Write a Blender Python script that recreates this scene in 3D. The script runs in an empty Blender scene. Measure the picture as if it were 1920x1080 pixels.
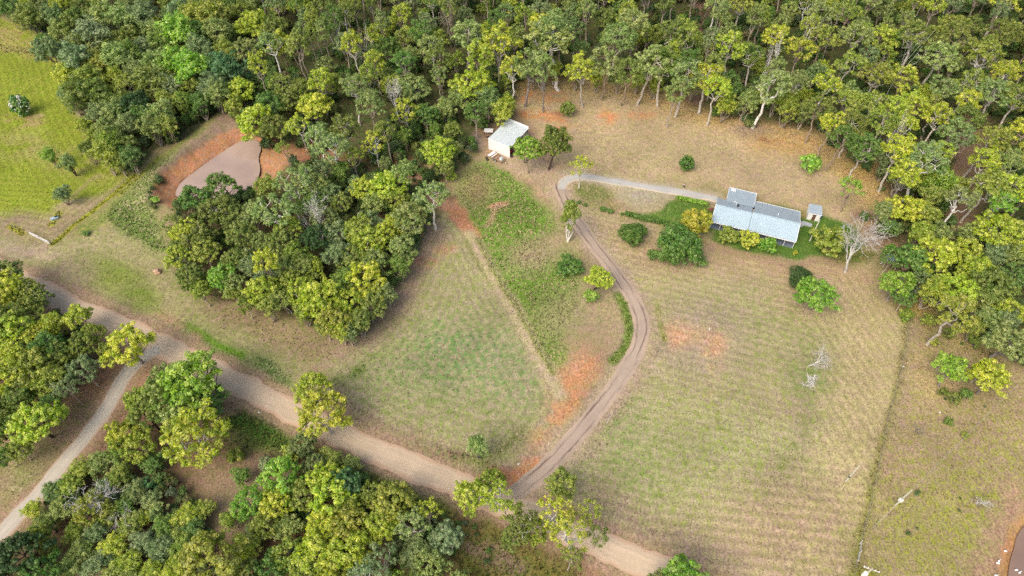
import bpy, bmesh, math, random, time
import numpy as np
from mathutils import Vector, Matrix
T0 = time.time()
R = math.radians
scene = bpy.context.scene
C = scene.collection

# ------------------------------------------------------------------ camera
CAM_H, PITCH, FPX = 120.0, R(50), 1280.0
cam_d = bpy.data.cameras.new("camera"); cam = bpy.data.objects.new("camera", cam_d); C.objects.link(cam)
cam_d.sensor_width = 36; cam_d.lens = 24; cam_d.clip_start = 1; cam_d.clip_end = 4000
cam.location = (0, 0, CAM_H); cam.rotation_euler = (R(90) - PITCH, 0, 0)
scene.camera = cam

# ------------------------------------------------------------------ light
SUN_EL, SUN_AZ = R(50), R(220)          # azimuth clockwise from +Y: the sun stands behind and left of the camera
world = bpy.data.worlds.new("World"); scene.world = world; world.use_nodes = True
wn = world.node_tree.nodes; wl = world.node_tree.links
sky = wn.new("ShaderNodeTexSky"); sky.sky_type = 'NISHITA'; sky.sun_disc = False
sky.sun_elevation = SUN_EL; sky.sun_rotation = SUN_AZ; sky.air_density = 0.8; sky.dust_density = 5.0; sky.ozone_density = 0.3
wl.new(sky.outputs[0], wn["Background"].inputs[0]); wn["Background"].inputs[1].default_value = 0.15
sun_d = bpy.data.lights.new("sun", 'SUN'); sun = bpy.data.objects.new("sun", sun_d); C.objects.link(sun)
sun_d.energy = 1.15; sun_d.angle = R(42); sun_d.color = (1.0, 0.91, 0.76)
sd = Vector((math.sin(SUN_AZ) * math.cos(SUN_EL), math.cos(SUN_AZ) * math.cos(SUN_EL), math.sin(SUN_EL)))
sun.rotation_euler = sd.to_track_quat('Z', 'Y').to_euler(); sun.location = sd * 200
scene.view_settings.view_transform = 'Standard'; scene.view_settings.look = 'None'
scene.view_settings.gamma = 1; scene.view_settings.exposure = 0.46; scene.view_settings.use_curve_mapping = False
scene.render.engine = 'CYCLES'
scene.cycles.max_bounces = 6; scene.cycles.diffuse_bounces = 3; scene.cycles.transparent_max_bounces = 4
scene.cycles.use_denoising = False

# ------------------------------------------------------------------ helpers: survey points -> world
CP, SP = math.cos(PITCH), math.sin(PITCH)
def W(u, v, z=0.0):
    x = (u - 960) / FPX; y = -(v - 540) / FPX
    dx, dy, dz = x, CP + y * SP, -SP + y * CP
    t = (z - CAM_H) / dz
    return (dx * t, dy * t)
def WP(pts, z=0.0): return [W(u, v, z) for u, v in pts]
def depth(x, y, z=0.0): return y * CP + (CAM_H - z) * SP
def proj(x, y, z=0.0):
    d = depth(x, y, z)
    return 960 + FPX * x / d, 540 - FPX * (y * SP + (z - CAM_H) * CP) / d

# ------------------------------------------------------------------ numpy noise and distance fields
def vnoise(x, y, s, seed=0):
    x = x / s + seed * 17.31; y = y / s - seed * 9.77
    xi = np.floor(x); yi = np.floor(y); fx = x - xi; fy = y - yi
    fx = fx * fx * (3 - 2 * fx); fy = fy * fy * (3 - 2 * fy)
    def h(a, b):
        n = np.sin(a * 127.1 + b * 311.7 + seed * 74.7) * 43758.5453
        return n - np.floor(n)
    return (h(xi, yi) * (1 - fx) + h(xi + 1, yi) * fx) * (1 - fy) + (h(xi, yi + 1) * (1 - fx) + h(xi + 1, yi + 1) * fx) * fy
def fbm(x, y, s, seed=0, o=4):
    r = 0; a = 0.5; t = 0
    for i in range(o):
        r = r + a * vnoise(x, y, s, seed + i * 3); t += a; a *= .5; s *= .5
    return r / t
def seg_d(x, y, pts, closed):
    n = len(pts); d = np.full(x.shape, 1e9)
    for i in range(n if closed else n - 1):
        ax, ay = pts[i]; bx, by = pts[(i + 1) % n]
        ex, ey = bx - ax, by - ay; L = ex * ex + ey * ey + 1e-9
        t = np.clip(((x - ax) * ex + (y - ay) * ey) / L, 0, 1)
        d = np.minimum(d, (x - ax - t * ex) ** 2 + (y - ay - t * ey) ** 2)
    return np.sqrt(d)
def inside(x, y, pts):
    n = len(pts); c = np.zeros(x.shape, bool)
    for i in range(n):
        ax, ay = pts[i]; bx, by = pts[(i + 1) % n]
        if ay == by: continue
        c ^= ((ay > y) != (by > y)) & (x < (bx - ax) * (y - ay) / (by - ay) + ax)
    return c
def sdf(x, y, pts):
    d = seg_d(x, y, pts, True)
    return np.where(inside(x, y, pts), -d, d)
def sstep(a, b, x):
    t = np.clip((x - a) / (b - a), 0, 1); return t * t * (3 - 2 * t)
def smooth_poly(pts, n=3, closed=True):
    for _ in range(n):
        out = []
        m = len(pts)
        if not closed: out.append(pts[0])
        for i in range(m if closed else m - 1):
            a = pts[i]; b = pts[(i + 1) % m]
            out.append((a[0] * .75 + b[0] * .25, a[1] * .75 + b[1] * .25)); out.append((a[0] * .25 + b[0] * .75, a[1] * .25 + b[1] * .75))
        if not closed: out.append(pts[-1])
        pts = out
    return pts

# ------------------------------------------------------------------ terrain
DAM_Z, POND_Z = -1.5, -0.7
DAM = smooth_poly(WP([(333, 362), (340, 344), (357, 330), (374, 317), (395, 302), (415, 288), (443, 270), (466, 262), (483, 268), (487, 280), (480, 298),
                      (485, 316), (480, 336), (466, 356), (440, 372), (400, 378), (355, 376), (337, 366)], DAM_Z), 2)
POND = smooth_poly(WP([(1960, 960), (1925, 985), (1908, 1005), (1903, 1030), (1896, 1050), (1892, 1080), (1888, 1130), (1960, 1150), (2040, 1060)], POND_Z), 2)
BANK = WP([(285, 365), (300, 330), (340, 290), (385, 250), (425, 215)])
def height(x, y):
    x = np.asarray(x, float); y = np.asarray(y, float)
    z = (vnoise(x, y, 38, 5) - .5) * .7 + (vnoise(x, y, 11, 8) - .5) * .16
    z = z * sstep(15, 26, np.hypot(x - 63, y - 120)) * sstep(8, 15, np.hypot(x - 0, y - 152))
    d = seg_d(x, y, DAM, True); ins = inside(x, y, DAM); s = np.where(ins, -d, d) + (vnoise(x, y, 3.5, 14) - .5) * 1.3 + (vnoise(x, y, 1.2, 15) - .5) * .5
    k = sstep(-3, 6.5, s)
    z = z * sstep(0, 9, s) + (1 - k) * (DAM_Z - 1.4) + 0.55 * np.exp(-((s - 8) / 3.0) ** 2)
    bd = seg_d(x, y, BANK, False)
    z = z + 1.0 * np.exp(-(bd / 3.2) ** 2) * sstep(3, 6, s)
    s2 = sdf(x, y, POND)
    z = z * sstep(0, 6, s2) + (1 - sstep(-2, 3.5, s2)) * (POND_Z - .8)
    return z
def hz(x, y): return float(height(np.array([x]), np.array([y]))[0])

# ------------------------------------------------------------------ material helpers
def new_mat(name):
    m = bpy.data.materials.new(name); m.use_nodes = True
    n = m.node_tree.nodes; b = n["Principled BSDF"]; b.inputs["Roughness"].default_value = .8
    b.inputs["Specular IOR Level"].default_value = .25
    return m, n, m.node_tree.links, b
def paint(name, col, rough=.6, metal=0.0, var=.12, scale=6.0, bump=0.0, dirt=None):
    m, n, l, b = new_mat(name)
    b.inputs["Roughness"].default_value = rough; b.inputs["Metallic"].default_value = metal
    tc = n.new("ShaderNodeTexCoord"); no = n.new("ShaderNodeTexNoise"); no.inputs["Scale"].default_value = scale; no.inputs["Detail"].default_value = 6
    l.new(tc.outputs["Object"], no.inputs["Vector"])
    mx = n.new("ShaderNodeMix"); mx.data_type = 'RGBA'
    l.new(no.outputs[0], mx.inputs[0])
    d = dirt or tuple(c * (1 - var * 2.5) for c in col)
    mx.inputs[6].default_value = (*col, 1); mx.inputs[7].default_value = (*d, 1)
    mr = n.new("ShaderNodeMapRange"); mr.inputs[1].default_value = .42; mr.inputs[2].default_value = .72
    l.new(no.outputs[0], mr.inputs[0]); l.new(mr.outputs[0], mx.inputs[0])
    l.new(mx.outputs[2], b.inputs["Base Color"])
    if bump:
        bp = n.new("ShaderNodeBump"); bp.inputs["Strength"].default_value = bump; bp.inputs["Distance"].default_value = .05
        l.new(no.outputs[0], bp.inputs["Height"]); l.new(bp.outputs[0], b.inputs["Normal"])
    return m
def math_node(n, l, op, a, b=None):
    k = n.new("ShaderNodeMath"); k.operation = op
    for i, s in enumerate((a, b)):
        if s is None: continue
        if isinstance(s, (int, float)): k.inputs[i].default_value = s
        else: l.new(s, k.inputs[i])
    return k.outputs[0]
def noise_node(n, l, vec, scale, detail=4, rough=.55):
    k = n.new("ShaderNodeTexNoise"); k.inputs["Scale"].default_value = scale; k.inputs["Detail"].default_value = detail
    k.inputs["Roughness"].default_value = rough; l.new(vec, k.inputs["Vector"]); return k.outputs[0]
def maprange(n, l, v, a, b, c=0.0, d=1.0, smooth=False):
    k = n.new("ShaderNodeMapRange")
    if smooth: k.interpolation_type = 'SMOOTHSTEP'
    for i, s in ((0, v), (1, a), (2, b), (3, c), (4, d)):
        if isinstance(s, (int, float)): k.inputs[i].default_value = s
        else: l.new(s, k.inputs[i])
    return k.outputs[0]

# ---- ground: two soil/grass colours per place, mixed by noise in the shader
def ground_material():
    m, n, l, b = new_mat("ground")
    b.inputs["Roughness"].default_value = .95; b.inputs["Specular IOR Level"].default_value = .1
    pos = n.new("ShaderNodeNewGeometry").outputs["Position"]
    at = []
    for nm in ("soil_a", "soil_b", "soil_c"):
        a = n.new("ShaderNodeAttribute"); a.attribute_name = nm; at.append(a)
    n1 = noise_node(n, l, pos, .75, 7, .68); n2 = noise_node(n, l, pos, 3.2, 4, .7); n3 = noise_node(n, l, pos, .09, 3, .5)
    # stretched noise for swept dry grass
    mp = n.new("ShaderNodeMapping"); mp.inputs["Rotation"].default_value = (0, 0, R(35)); mp.inputs["Scale"].default_value = (1.9, .55, 1)
    l.new(pos, mp.inputs[0]); n4 = noise_node(n, l, mp.outputs[0], 1.5, 5, .65)
    s = math_node(n, l, 'ADD', math_node(n, l, 'MULTIPLY', n1, .42), math_node(n, l, 'ADD', math_node(n, l, 'MULTIPLY', n2, .28), math_node(n, l, 'MULTIPLY', n4, .30)))
    thr = maprange(n, l, at[0].outputs["Alpha"], 0, 1, .64, .37)
    f = maprange(n, l, math_node(n, l, 'SUBTRACT', s, thr), -.028, .028, 0, 1, True)
    mx = n.new("ShaderNodeMix"); mx.data_type = 'RGBA'; l.new(f, mx.inputs[0])
    l.new(at[0].outputs["Color"], mx.inputs[6]); l.new(at[1].outputs["Color"], mx.inputs[7])
    # grain
    g = maprange(n, l, n2, .3, .7, .38, 1.34); g2 = maprange(n, l, n4, .3, .7, .70, 1.26); g3 = maprange(n, l, n3, .3, .7, .88, 1.12)
    sep = n.new("ShaderNodeSeparateColor"); l.new(at[2].outputs["Color"], sep.inputs[0])
    wob = math_node(n, l, 'MULTIPLY', math_node(n, l, 'SUBTRACT', n1, .5), .5)
    ph = math_node(n, l, 'MULTIPLY', math_node(n, l, 'ADD', sep.outputs[0], wob), 2 * math.pi / 1.9)
    st = math_node(n, l, 'MULTIPLY', math_node(n, l, 'SINE', ph), math_node(n, l, 'MULTIPLY', sep.outputs[1], .12))
    g = math_node(n, l, 'MULTIPLY', math_node(n, l, 'MULTIPLY', math_node(n, l, 'MULTIPLY', g, g2), g3), math_node(n, l, 'ADD', st, 1.0))
    mul = n.new("ShaderNodeVectorMath"); mul.operation = 'SCALE'; l.new(mx.outputs[2], mul.inputs[0]); l.new(g, mul.inputs["Scale"])
    n5 = noise_node(n, l, pos, .42, 5, .65)
    tn = n.new("ShaderNodeMix"); tn.data_type = 'RGBA'; l.new(maprange(n, l, n5, .36, .64), tn.inputs[0])
    tn.inputs[6].default_value = (1.02, .975, 1.01, 1); tn.inputs[7].default_value = (.93, 1.03, .78, 1)
    tm = n.new("ShaderNodeVectorMath"); tm.operation = 'MULTIPLY'; l.new(mul.outputs[0], tm.inputs[0]); l.new(tn.outputs[2], tm.inputs[1])
    l.new(tm.outputs[0], b.inputs["Base Color"])
    bp = n.new("ShaderNodeBump"); bp.inputs["Strength"].default_value = .7; bp.inputs["Distance"].default_value = .12
    l.new(s, bp.inputs["Height"]); l.new(bp.outputs[0], b.inputs["Normal"])
    return m
def road_material(name, c, c_edge, c_rut):
    """UV.x runs 0..1 across the road, UV.y is metres along it."""
    m, n, l, b = new_mat(name); b.inputs["Roughness"].default_value = .95; b.inputs["Specular IOR Level"].default_value = .1
    pos = n.new("ShaderNodeNewGeometry").outputs["Position"]
    uv = n.new("ShaderNodeUVMap").outputs[0]
    sp = n.new("ShaderNodeSeparateXYZ"); l.new(uv, sp.inputs[0])
    mp = n.new("ShaderNodeMapping"); mp.inputs["Scale"].default_value = (9, .10, 1); l.new(uv, mp.inputs[0])
    streak = noise_node(n, l, mp.outputs[0], 1.0, 4, .6)
    fine = noise_node(n, l, pos, 4.5, 5, .7); big = noise_node(n, l, pos, .22, 4, .6)
    e = math_node(n, l, 'ABSOLUTE', math_node(n, l, 'SUBTRACT', sp.outputs[0], .5))
    e = math_node(n, l, 'ADD', e, math_node(n, l, 'MULTIPLY', math_node(n, l, 'SUBTRACT', big, .5), .35))
    edge = maprange(n, l, e, .26, .46, 0, 1, True)
    rut = maprange(n, l, math_node(n, l, 'ABSOLUTE', math_node(n, l, 'SUBTRACT', e, .22)), .0, .09, 1, 0, True)
    rut = math_node(n, l, 'MULTIPLY', rut, maprange(n, l, streak, .42, .6))
    m1 = n.new("ShaderNodeMix"); m1.data_type = 'RGBA'; l.new(rut, m1.inputs[0]); m1.inputs[6].default_value = (*c, 1); m1.inputs[7].default_value = (*c_rut, 1)
    m2 = n.new("ShaderNodeMix"); m2.data_type = 'RGBA'; l.new(edge, m2.inputs[0]); l.new(m1.outputs[2], m2.inputs[6]); m2.inputs[7].default_value = (*c_edge, 1)
    g = math_node(n, l, 'MULTIPLY', maprange(n, l, fine, .3, .7, .86, 1.14), maprange(n, l, streak, .3, .7, .92, 1.07))
    g = math_node(n, l, 'MULTIPLY', g, maprange(n, l, big, .3, .7, .90, 1.10))
    mul = n.new("ShaderNodeVectorMath"); mul.operation = 'SCALE'; l.new(m2.outputs[2], mul.inputs[0]); l.new(g, mul.inputs["Scale"])
    l.new(mul.outputs[0], b.inputs["Base Color"])
    bp = n.new("ShaderNodeBump"); bp.inputs["Strength"].default_value = .4; bp.inputs["Distance"].default_value = .05
    l.new(fine, bp.inputs["Height"]); l.new(bp.outputs[0], b.inputs["Normal"])
    return m
def leaf_material(name, ramp=None):
    m, n, l, b = new_mat(name)
    for k in list(n):
        if k.bl_idname == "ShaderNodeBsdfPrincipled": n.remove(k)
    out = n["Material Output"]
    oi = n.new("ShaderNodeObjectInfo")
    if ramp:
        cr = n.new("ShaderNodeValToRGB"); cr.color_ramp.interpolation = 'LINEAR'
        els = cr.color_ramp.elements
        while len(els) < len(ramp): els.new(.5)
        for i, c in enumerate(ramp): els[i].position = i / (len(ramp) - 1); els[i].color = (*c, 1)
        l.new(oi.outputs["Random"], cr.inputs[0]); base = cr.outputs[0]
    else: base = oi.outputs["Color"]
    at = n.new("ShaderNodeAttribute"); at.attribute_name = "leaf"
    sp = n.new("ShaderNodeSeparateColor"); l.new(at.outputs["Color"], sp.inputs[0])
    hs = n.new("ShaderNodeHueSaturation")
    l.new(base, hs.inputs["Color"])
    l.new(maprange(n, l, sp.outputs[0], 0, 1, .471, .53), hs.inputs["Hue"])
    l.new(maprange(n, l, sp.outputs[1], 0, 1, .70, 1.10), hs.inputs["Saturation"])
    v = math_node(n, l, 'MULTIPLY', maprange(n, l, sp.outputs[0], 0, 1, 1.38, .66), maprange(n, l, sp.outputs[2], 0, 1, .80, 1.20))
    l.new(v, hs.inputs["Value"])
    df = n.new("ShaderNodeBsdfDiffuse"); tr = n.new("ShaderNodeBsdfTranslucent"); mx = n.new("ShaderNodeMixShader"); mx.inputs[0].default_value = .36
    l.new(hs.outputs[0], df.inputs[0]); l.new(hs.outputs[0], tr.inputs[0]); l.new(df.outputs[0], mx.inputs[1]); l.new(tr.outputs[0], mx.inputs[2])
    gl = n.new("ShaderNodeBsdfGlossy"); gl.inputs["Roughness"].default_value = .55; gl.inputs["Color"].default_value = (.8, .85, .8, 1)
    m3 = n.new("ShaderNodeMixShader"); m3.inputs[0].default_value = .035
    l.new(mx.outputs[0], m3.inputs[1]); l.new(gl.outputs[0], m3.inputs[2]); l.new(m3.outputs[0], out.inputs[0])
    return m
def bark_material():
    m, n, l, b = new_mat("bark")
    oi = n.new("ShaderNodeObjectInfo"); pos = n.new("ShaderNodeTexCoord").outputs["Object"]
    no = noise_node(n, l, pos, 1.6, 5, .7)
    hs = n.new("ShaderNodeHueSaturation"); l.new(oi.outputs["Color"], hs.inputs["Color"])
    l.new(maprange(n, l, no, .35, .68, 1.15, .55), hs.inputs["Value"]); l.new(hs.outputs[0], b.inputs["Base Color"])
    return m
def tuft_material():
    m, n, l, b = new_mat("grass_blades")
    a = n.new("ShaderNodeAttribute"); a.attribute_name = "leaf"; l.new(a.outputs["Color"], b.inputs["Base Color"])
    b.inputs["Roughness"].default_value = .8
    return m
def water_material(name, col):
    m, n, l, b = new_mat(name); b.inputs["Roughness"].default_value = .05; b.inputs["Specular IOR Level"].default_value = .5
    pos = n.new("ShaderNodeNewGeometry").outputs["Position"]
    no = noise_node(n, l, pos, .12, 3, .5)
    mx = n.new("ShaderNodeMix"); mx.data_type = 'RGBA'; l.new(maprange(n, l, no, .35, .65), mx.inputs[0])
    mx.inputs[6].default_value = (*col, 1); mx.inputs[7].default_value = (*[c * .80 for c in col], 1); l.new(mx.outputs[2], b.inputs["Base Color"])
    bp = n.new("ShaderNodeBump"); bp.inputs["Strength"].default_value = .02; bp.inputs["Distance"].default_value = .05
    l.new(noise_node(n, l, pos, .7, 2, .5), bp.inputs["Height"]); l.new(bp.outputs[0], b.inputs["Normal"])
    return m

M_GROUND = ground_material()
M_ROAD = road_material("road_gravel", (.58, .46, .32), (.50, .34, .23), (.49, .39, .28))
M_SIDE = road_material("side_road_gravel", (.50, .455, .37), (.44, .33, .24), (.38, .345, .29))
M_DRIVE = road_material("driveway_gravel", (.42, .335, .26), (.45, .34, .245), (.15, .10, .075))
M_BARK = bark_material()
M_LEAF = leaf_material("leaves")
M_TUFT = tuft_material()
M_WATER = water_material("muddy_water", (.47, .355, .29))
M_WATER2 = water_material("pond_water", (.27, .185, .14))
M_WHITE = paint("white_sheet", (.86, .86, .85), .45, var=.015, scale=.5)
M_ROOF = paint("zinc_roof", (.38, .46, .51), .42, .05, var=.03, scale=.35)  # farmhouse back slopes: their shaded tone is in this colour; cabin shares it
M_ROOF_LIT = paint("zinc_roof_lit", (.42, .54, .60), .45, .05, var=.025, scale=.35)  # same zinc for the front slopes, painted lighter as the lit side
M_SHEDROOF = paint("shed_roof", (.58, .65, .66), .45, .05, var=.025, scale=.3)
M_CREAM = paint("cream_wall", (.62, .58, .50), .7, var=.06)
M_DARK = paint("dark_opening", (.02, .022, .025), .6)
M_GLASS = paint("window_glass", (.04, .06, .08), .08)
M_DECK = paint("deck", (.17, .21, .26), .7, var=.1)
M_RUST = paint("rusty_steel", (.28, .13, .07), .85, var=.2, scale=9)
M_GREY = paint("grey_steel", (.30, .31, .32), .5, .5)
M_RUBBER = paint("rubber", (.025, .025, .028), .85)
M_TIMBER = paint("old_timber", (.38, .30, .21), .9, var=.2, scale=8)
M_POLE = paint("bleached_pole", (.58, .57, .46), .8, var=.1, scale=6)
M_PORC = paint("white_porcelain", (.85, .85, .83), .3, var=.03)
M_BLUE = paint("blue_plastic", (.03, .12, .25), .5)
M_TARP = paint("pale_blue_tarp", (.42, .55, .60), .5, var=.1, scale=3)
M_RED = paint("red_paint", (.55, .02, .03), .35)
M_CONC = paint("concrete", (.42, .45, .48), .8, var=.08)
M_ROCK = paint("tan_rock", (.62, .40, .27), .9, var=.2, scale=3, bump=.6)
M_CHAR = paint("charred_wood", (.04, .035, .035), .95)
M_DOOR = paint("brown_door", (.17, .09, .06), .5)
M_SKIN = paint("skin", (.42, .25, .17), .6, var=.03)
M_SHIRT = paint("white_shirt", (.75, .75, .78), .8, var=.05)
M_TROUS = paint("dark_trousers", (.02, .022, .03), .85, var=.05)
M_HAIR = paint("dark_hair", (.03, .02, .015), .7, var=.05)
M_FEATHER = paint("white_feathers", (.85, .85, .83), .8, var=.03)
M_BEAK = paint("orange_beak", (.6, .25, .04), .5)
M_WIRE = paint("wire", (.45, .44, .42), .5, .3)
M_PETAL_W = paint("white_petals", (.8, .8, .74), .8, var=.05)
M_PETAL_M = paint("magenta_petals", (.42, .02, .12), .8, var=.1)

# ------------------------------------------------------------------ object helpers
def mesh_np(name, verts, faces, mat, smooth=False):
    """faces: (n,k) int array"""
    me = bpy.data.meshes.new(name)
    verts = np.asarray(verts, np.float32); faces = np.asarray(faces, np.int32)
    me.vertices.add(len(verts)); me.vertices.foreach_set("co", verts.ravel())
    k = faces.shape[1]
    me.loops.add(faces.size); me.loops.foreach_set("vertex_index", faces.ravel())
    me.polygons.add(len(faces)); me.polygons.foreach_set("loop_start", np.arange(0, faces.size, k, dtype=np.int32))
    me.polygons.foreach_set("loop_total", np.full(len(faces), k, np.int32))
    if smooth: me.polygons.foreach_set("use_smooth", np.ones(len(faces), bool))
    me.update(calc_edges=True); me.materials.append(mat)
    return me
def link(name, me, parent=None, loc=(0, 0, 0), rz=0):
    o = bpy.data.objects.new(name, me); C.objects.link(o); o.location = loc; o.rotation_euler = (0, 0, rz)
    if parent: o.parent = parent
    return o
def tag(o, label=None, cat=None, group=None, kind=None):
    if label: o["label"] = label
    if cat: o["category"] = cat
    if group: o["group"] = group
    if kind: o["kind"] = kind
    return o
def thing(name, label, cat, loc, rz=0, group=None):
    o = bpy.data.objects.new(name, None); C.objects.link(o); o.location = loc; o.rotation_euler = (0, 0, rz)
    o.empty_display_size = .3
    return tag(o, label, cat, group)
class MB:
    """collects boxes, tubes and prisms into one mesh"""
    def __init__(s): s.v = []; s.f = []
    def add(s, v, f):
        b = len(s.v); s.v += [tuple(p) for p in v]; s.f += [tuple(i + b for i in q) for q in f]; return s
    def box(s, x0, x1, y0, y1, z0, z1):
        v = [(x, y, z) for z in (z0, z1) for y in (y0, y1) for x in (x0, x1)]
        return s.add(v, [(0, 2, 3, 1), (4, 5, 7, 6), (0, 1, 5, 4), (2, 6, 7, 3), (0, 4, 6, 2), (1, 3, 7, 5)])
    def slab(s, quad, t):
        """a quad given by four 3-D corners, thickened downwards by t"""
        lo = [(p[0], p[1], p[2] - t) for p in quad]
        return s.add(list(quad) + lo, [(0, 1, 2, 3), (7, 6, 5, 4), (0, 4, 5, 1), (1, 5, 6, 2), (2, 6, 7, 3), (3, 7, 4, 0)])
    def tube(s, pts, rad, n=6, cap=True):
        pts = [Vector(p) for p in pts]
        if not hasattr(rad, "__len__"): rad = [rad] * len(pts)
        v = []; f = []
        for i, p in enumerate(pts):
            d = (pts[min(i + 1, len(pts) - 1)] - pts[max(i - 1, 0)]).normalized()
            a = d.orthogonal().normalized() if i == 0 else (a - d * a.dot(d)).normalized()
            c = d.cross(a)
            for k in range(n):
                t = 2 * math.pi * k / n; v.append(p + (a * math.cos(t) + c * math.sin(t)) * rad[i])
        for i in range(len(pts) - 1):
            for k in range(n): f.append((i * n + k, i * n + (k + 1) % n, (i + 1) * n + (k + 1) % n, (i + 1) * n + k))
        if cap: f.append(tuple(reversed(range(n)))); f.append(tuple(range((len(pts) - 1) * n, len(pts) * n)))
        return s.add(v, f)
    def build(s, name, mat, parent=None, loc=(0, 0, 0), smooth=False, bevel=0):
        me = bpy.data.meshes.new(name); me.from_pydata(s.v, [], s.f); me.materials.append(mat)
        bm = bmesh.new(); bm.from_mesh(me); bmesh.ops.recalc_face_normals(bm, faces=bm.faces)
        if bevel: bmesh.ops.bevel(bm, geom=list(bm.edges), offset=bevel, segments=1, affect='EDGES')
        bm.to_mesh(me); bm.free()
        if smooth:
            for p in me.polygons: p.use_smooth = True
        return link(name, me, parent, loc)

# ================================================================== GROUND
def axis(a0, a1, step, lo, hi):
    mid = np.arange(a0, a1 + step, step)
    out = [mid]
    l = []; p = a0; s = step
    while p > lo: s *= 1.35; p -= s; l.append(p)
    r = []; p = mid[-1]; s = step
    while p < hi: s *= 1.35; p += s; r.append(p)
    return np.concatenate([np.array(l[::-1]), mid, np.array(r)])
gx = axis(-186, 186, .42, -2600, 2600); gy = axis(30, 238, .42, -2200, 3000)
GX, GY = np.meshgrid(gx, gy); NX, NY = len(gx), len(gy)
X = GX.ravel(); Y = GY.ravel()
wobx = (fbm(X, Y, 5.0, 21, 4) - .5); woby = (fbm(X, Y, 5.0, 31, 4) - .5)
big = fbm(X, Y, 22.0, 41, 4); med = fbm(X, Y, 6.0, 51, 4); fin = fbm(X, Y, 1.8, 61, 3)
S = np.zeros((3, len(X), 4), np.float32)
S[0, :, :3] = (.40, .32, .18); S[1, :, :3] = (.25, .26, .10); S[0, :, 3] = .30; S[1, :, 3] = .15
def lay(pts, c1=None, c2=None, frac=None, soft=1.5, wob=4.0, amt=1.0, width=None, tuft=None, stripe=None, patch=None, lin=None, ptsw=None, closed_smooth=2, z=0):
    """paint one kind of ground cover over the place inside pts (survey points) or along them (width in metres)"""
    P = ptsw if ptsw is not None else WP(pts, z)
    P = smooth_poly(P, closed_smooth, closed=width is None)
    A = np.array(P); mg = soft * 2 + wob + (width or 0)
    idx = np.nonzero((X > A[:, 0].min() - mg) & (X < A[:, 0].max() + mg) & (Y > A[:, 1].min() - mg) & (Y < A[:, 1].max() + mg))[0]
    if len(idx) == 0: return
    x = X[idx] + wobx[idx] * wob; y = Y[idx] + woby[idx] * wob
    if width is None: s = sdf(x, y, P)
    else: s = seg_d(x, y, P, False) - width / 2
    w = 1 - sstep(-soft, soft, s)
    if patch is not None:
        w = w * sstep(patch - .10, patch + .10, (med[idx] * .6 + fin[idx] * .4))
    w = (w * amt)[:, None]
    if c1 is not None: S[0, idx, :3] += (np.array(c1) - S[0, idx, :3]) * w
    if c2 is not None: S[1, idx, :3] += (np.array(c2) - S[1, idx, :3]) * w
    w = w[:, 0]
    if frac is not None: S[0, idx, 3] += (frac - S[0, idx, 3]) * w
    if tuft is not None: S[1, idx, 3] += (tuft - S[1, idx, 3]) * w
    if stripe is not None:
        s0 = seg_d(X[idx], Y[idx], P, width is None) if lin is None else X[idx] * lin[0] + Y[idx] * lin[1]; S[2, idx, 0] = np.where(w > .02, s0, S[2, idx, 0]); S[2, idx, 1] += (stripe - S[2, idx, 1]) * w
def blob(u, v, ru, rv, **k):
    pts = [(u + ru * math.cos(t) * random.uniform(.8, 1.15), v + rv * math.sin(t) * random.uniform(.8, 1.15)) for t in [i * math.pi / 5 for i in range(10)]]
    lay(pts, **k)
random.seed(7)
TAN = (.43, .345, .20); MAUVE = (.36, .255, .185); STRAW = (.50, .365, .195); GOLD = (.55, .37, .13)
OLV = (.26, .27, .09); GRN = (.17, .25, .05); LUSH = (.12, .22, .03); DKGRN = (.075, .13, .03); LITTER = (.235, .145, .10)
ORANGE = (.62, .30, .155); RED = (.42, .185, .10); GREY = (.38, .35, .30); LAWN = (.13, .22, .045); BRIGHT = (.27, .325, .04)
FOREST_N = [(-600, -260), (-300, -40), (0, 22), (60, 66), (112, 95), (118, 150), (150, 215), (190, 290), (245, 325), (300, 285), (380, 232), (425, 205), (462, 245), (560, 285),
            (600, 300), (740, 310), (850, 305), (890, 285), (950, 235), (972, 190), (962, 158), (1040, 150), (1130, 155), (1200, 165), (1300, 205), (1400, 238), (1470, 240), (1545, 250), (1560, 290),
            (1640, 330), (1660, 395), (1625, 430), (1660, 470), (1700, 530), (1720, 590), (1780, 600), (1850, 640), (1930, 700), (2300, 820), (2600, 300), (2600, -260)]
WOOD_M = [(335, 390), (400, 372), (480, 352), (560, 300), (740, 300), (820, 330), (838, 380), (800, 430), (770, 500), (735, 570), (690, 620), (640, 640), (560, 600), (470, 575), (380, 555), (345, 520), (325, 460)]
# whole place tone
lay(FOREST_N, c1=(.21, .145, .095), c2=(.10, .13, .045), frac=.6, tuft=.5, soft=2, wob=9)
# west green field
WESTF = [(-400, -30), (0, 25), (100, 78), (118, 160), (150, 235), (205, 305), (255, 325), (212, 368), (98, 456), (60, 442), (0, 432), (-400, 430)]
lay(WESTF, c1=BRIGHT, c2=(.36, .34, .09), frac=.30, tuft=.35, stripe=.7, soft=1.5)
lay([(0, 92), (60, 110), (115, 110), (118, 60), (40, 50), (-60, 40)], c1=(.33, .33, .08), c2=(.42, .33, .15), frac=.5, patch=.42, soft=3)
lay([(-100, 75), (30, 90), (90, 106)], c1=(.40, .35, .12), c2=OLV, frac=.4, width=4, tuft=.8, soft=1.2)
blob(40, 225, 40, 14, c1=(.45, .30, .17), c2=OLV, frac=.4, patch=.55, soft=2)
blob(72, 212, 10, 4, c1=(.50, .38, .22), soft=1)
lay([(-100, 270), (60, 300), (130, 330), (200, 340), (240, 320), (200, 300), (120, 270), (60, 240)], c1=(.38, .36, .11), c2=OLV, frac=.35, patch=.47, soft=4)
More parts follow.
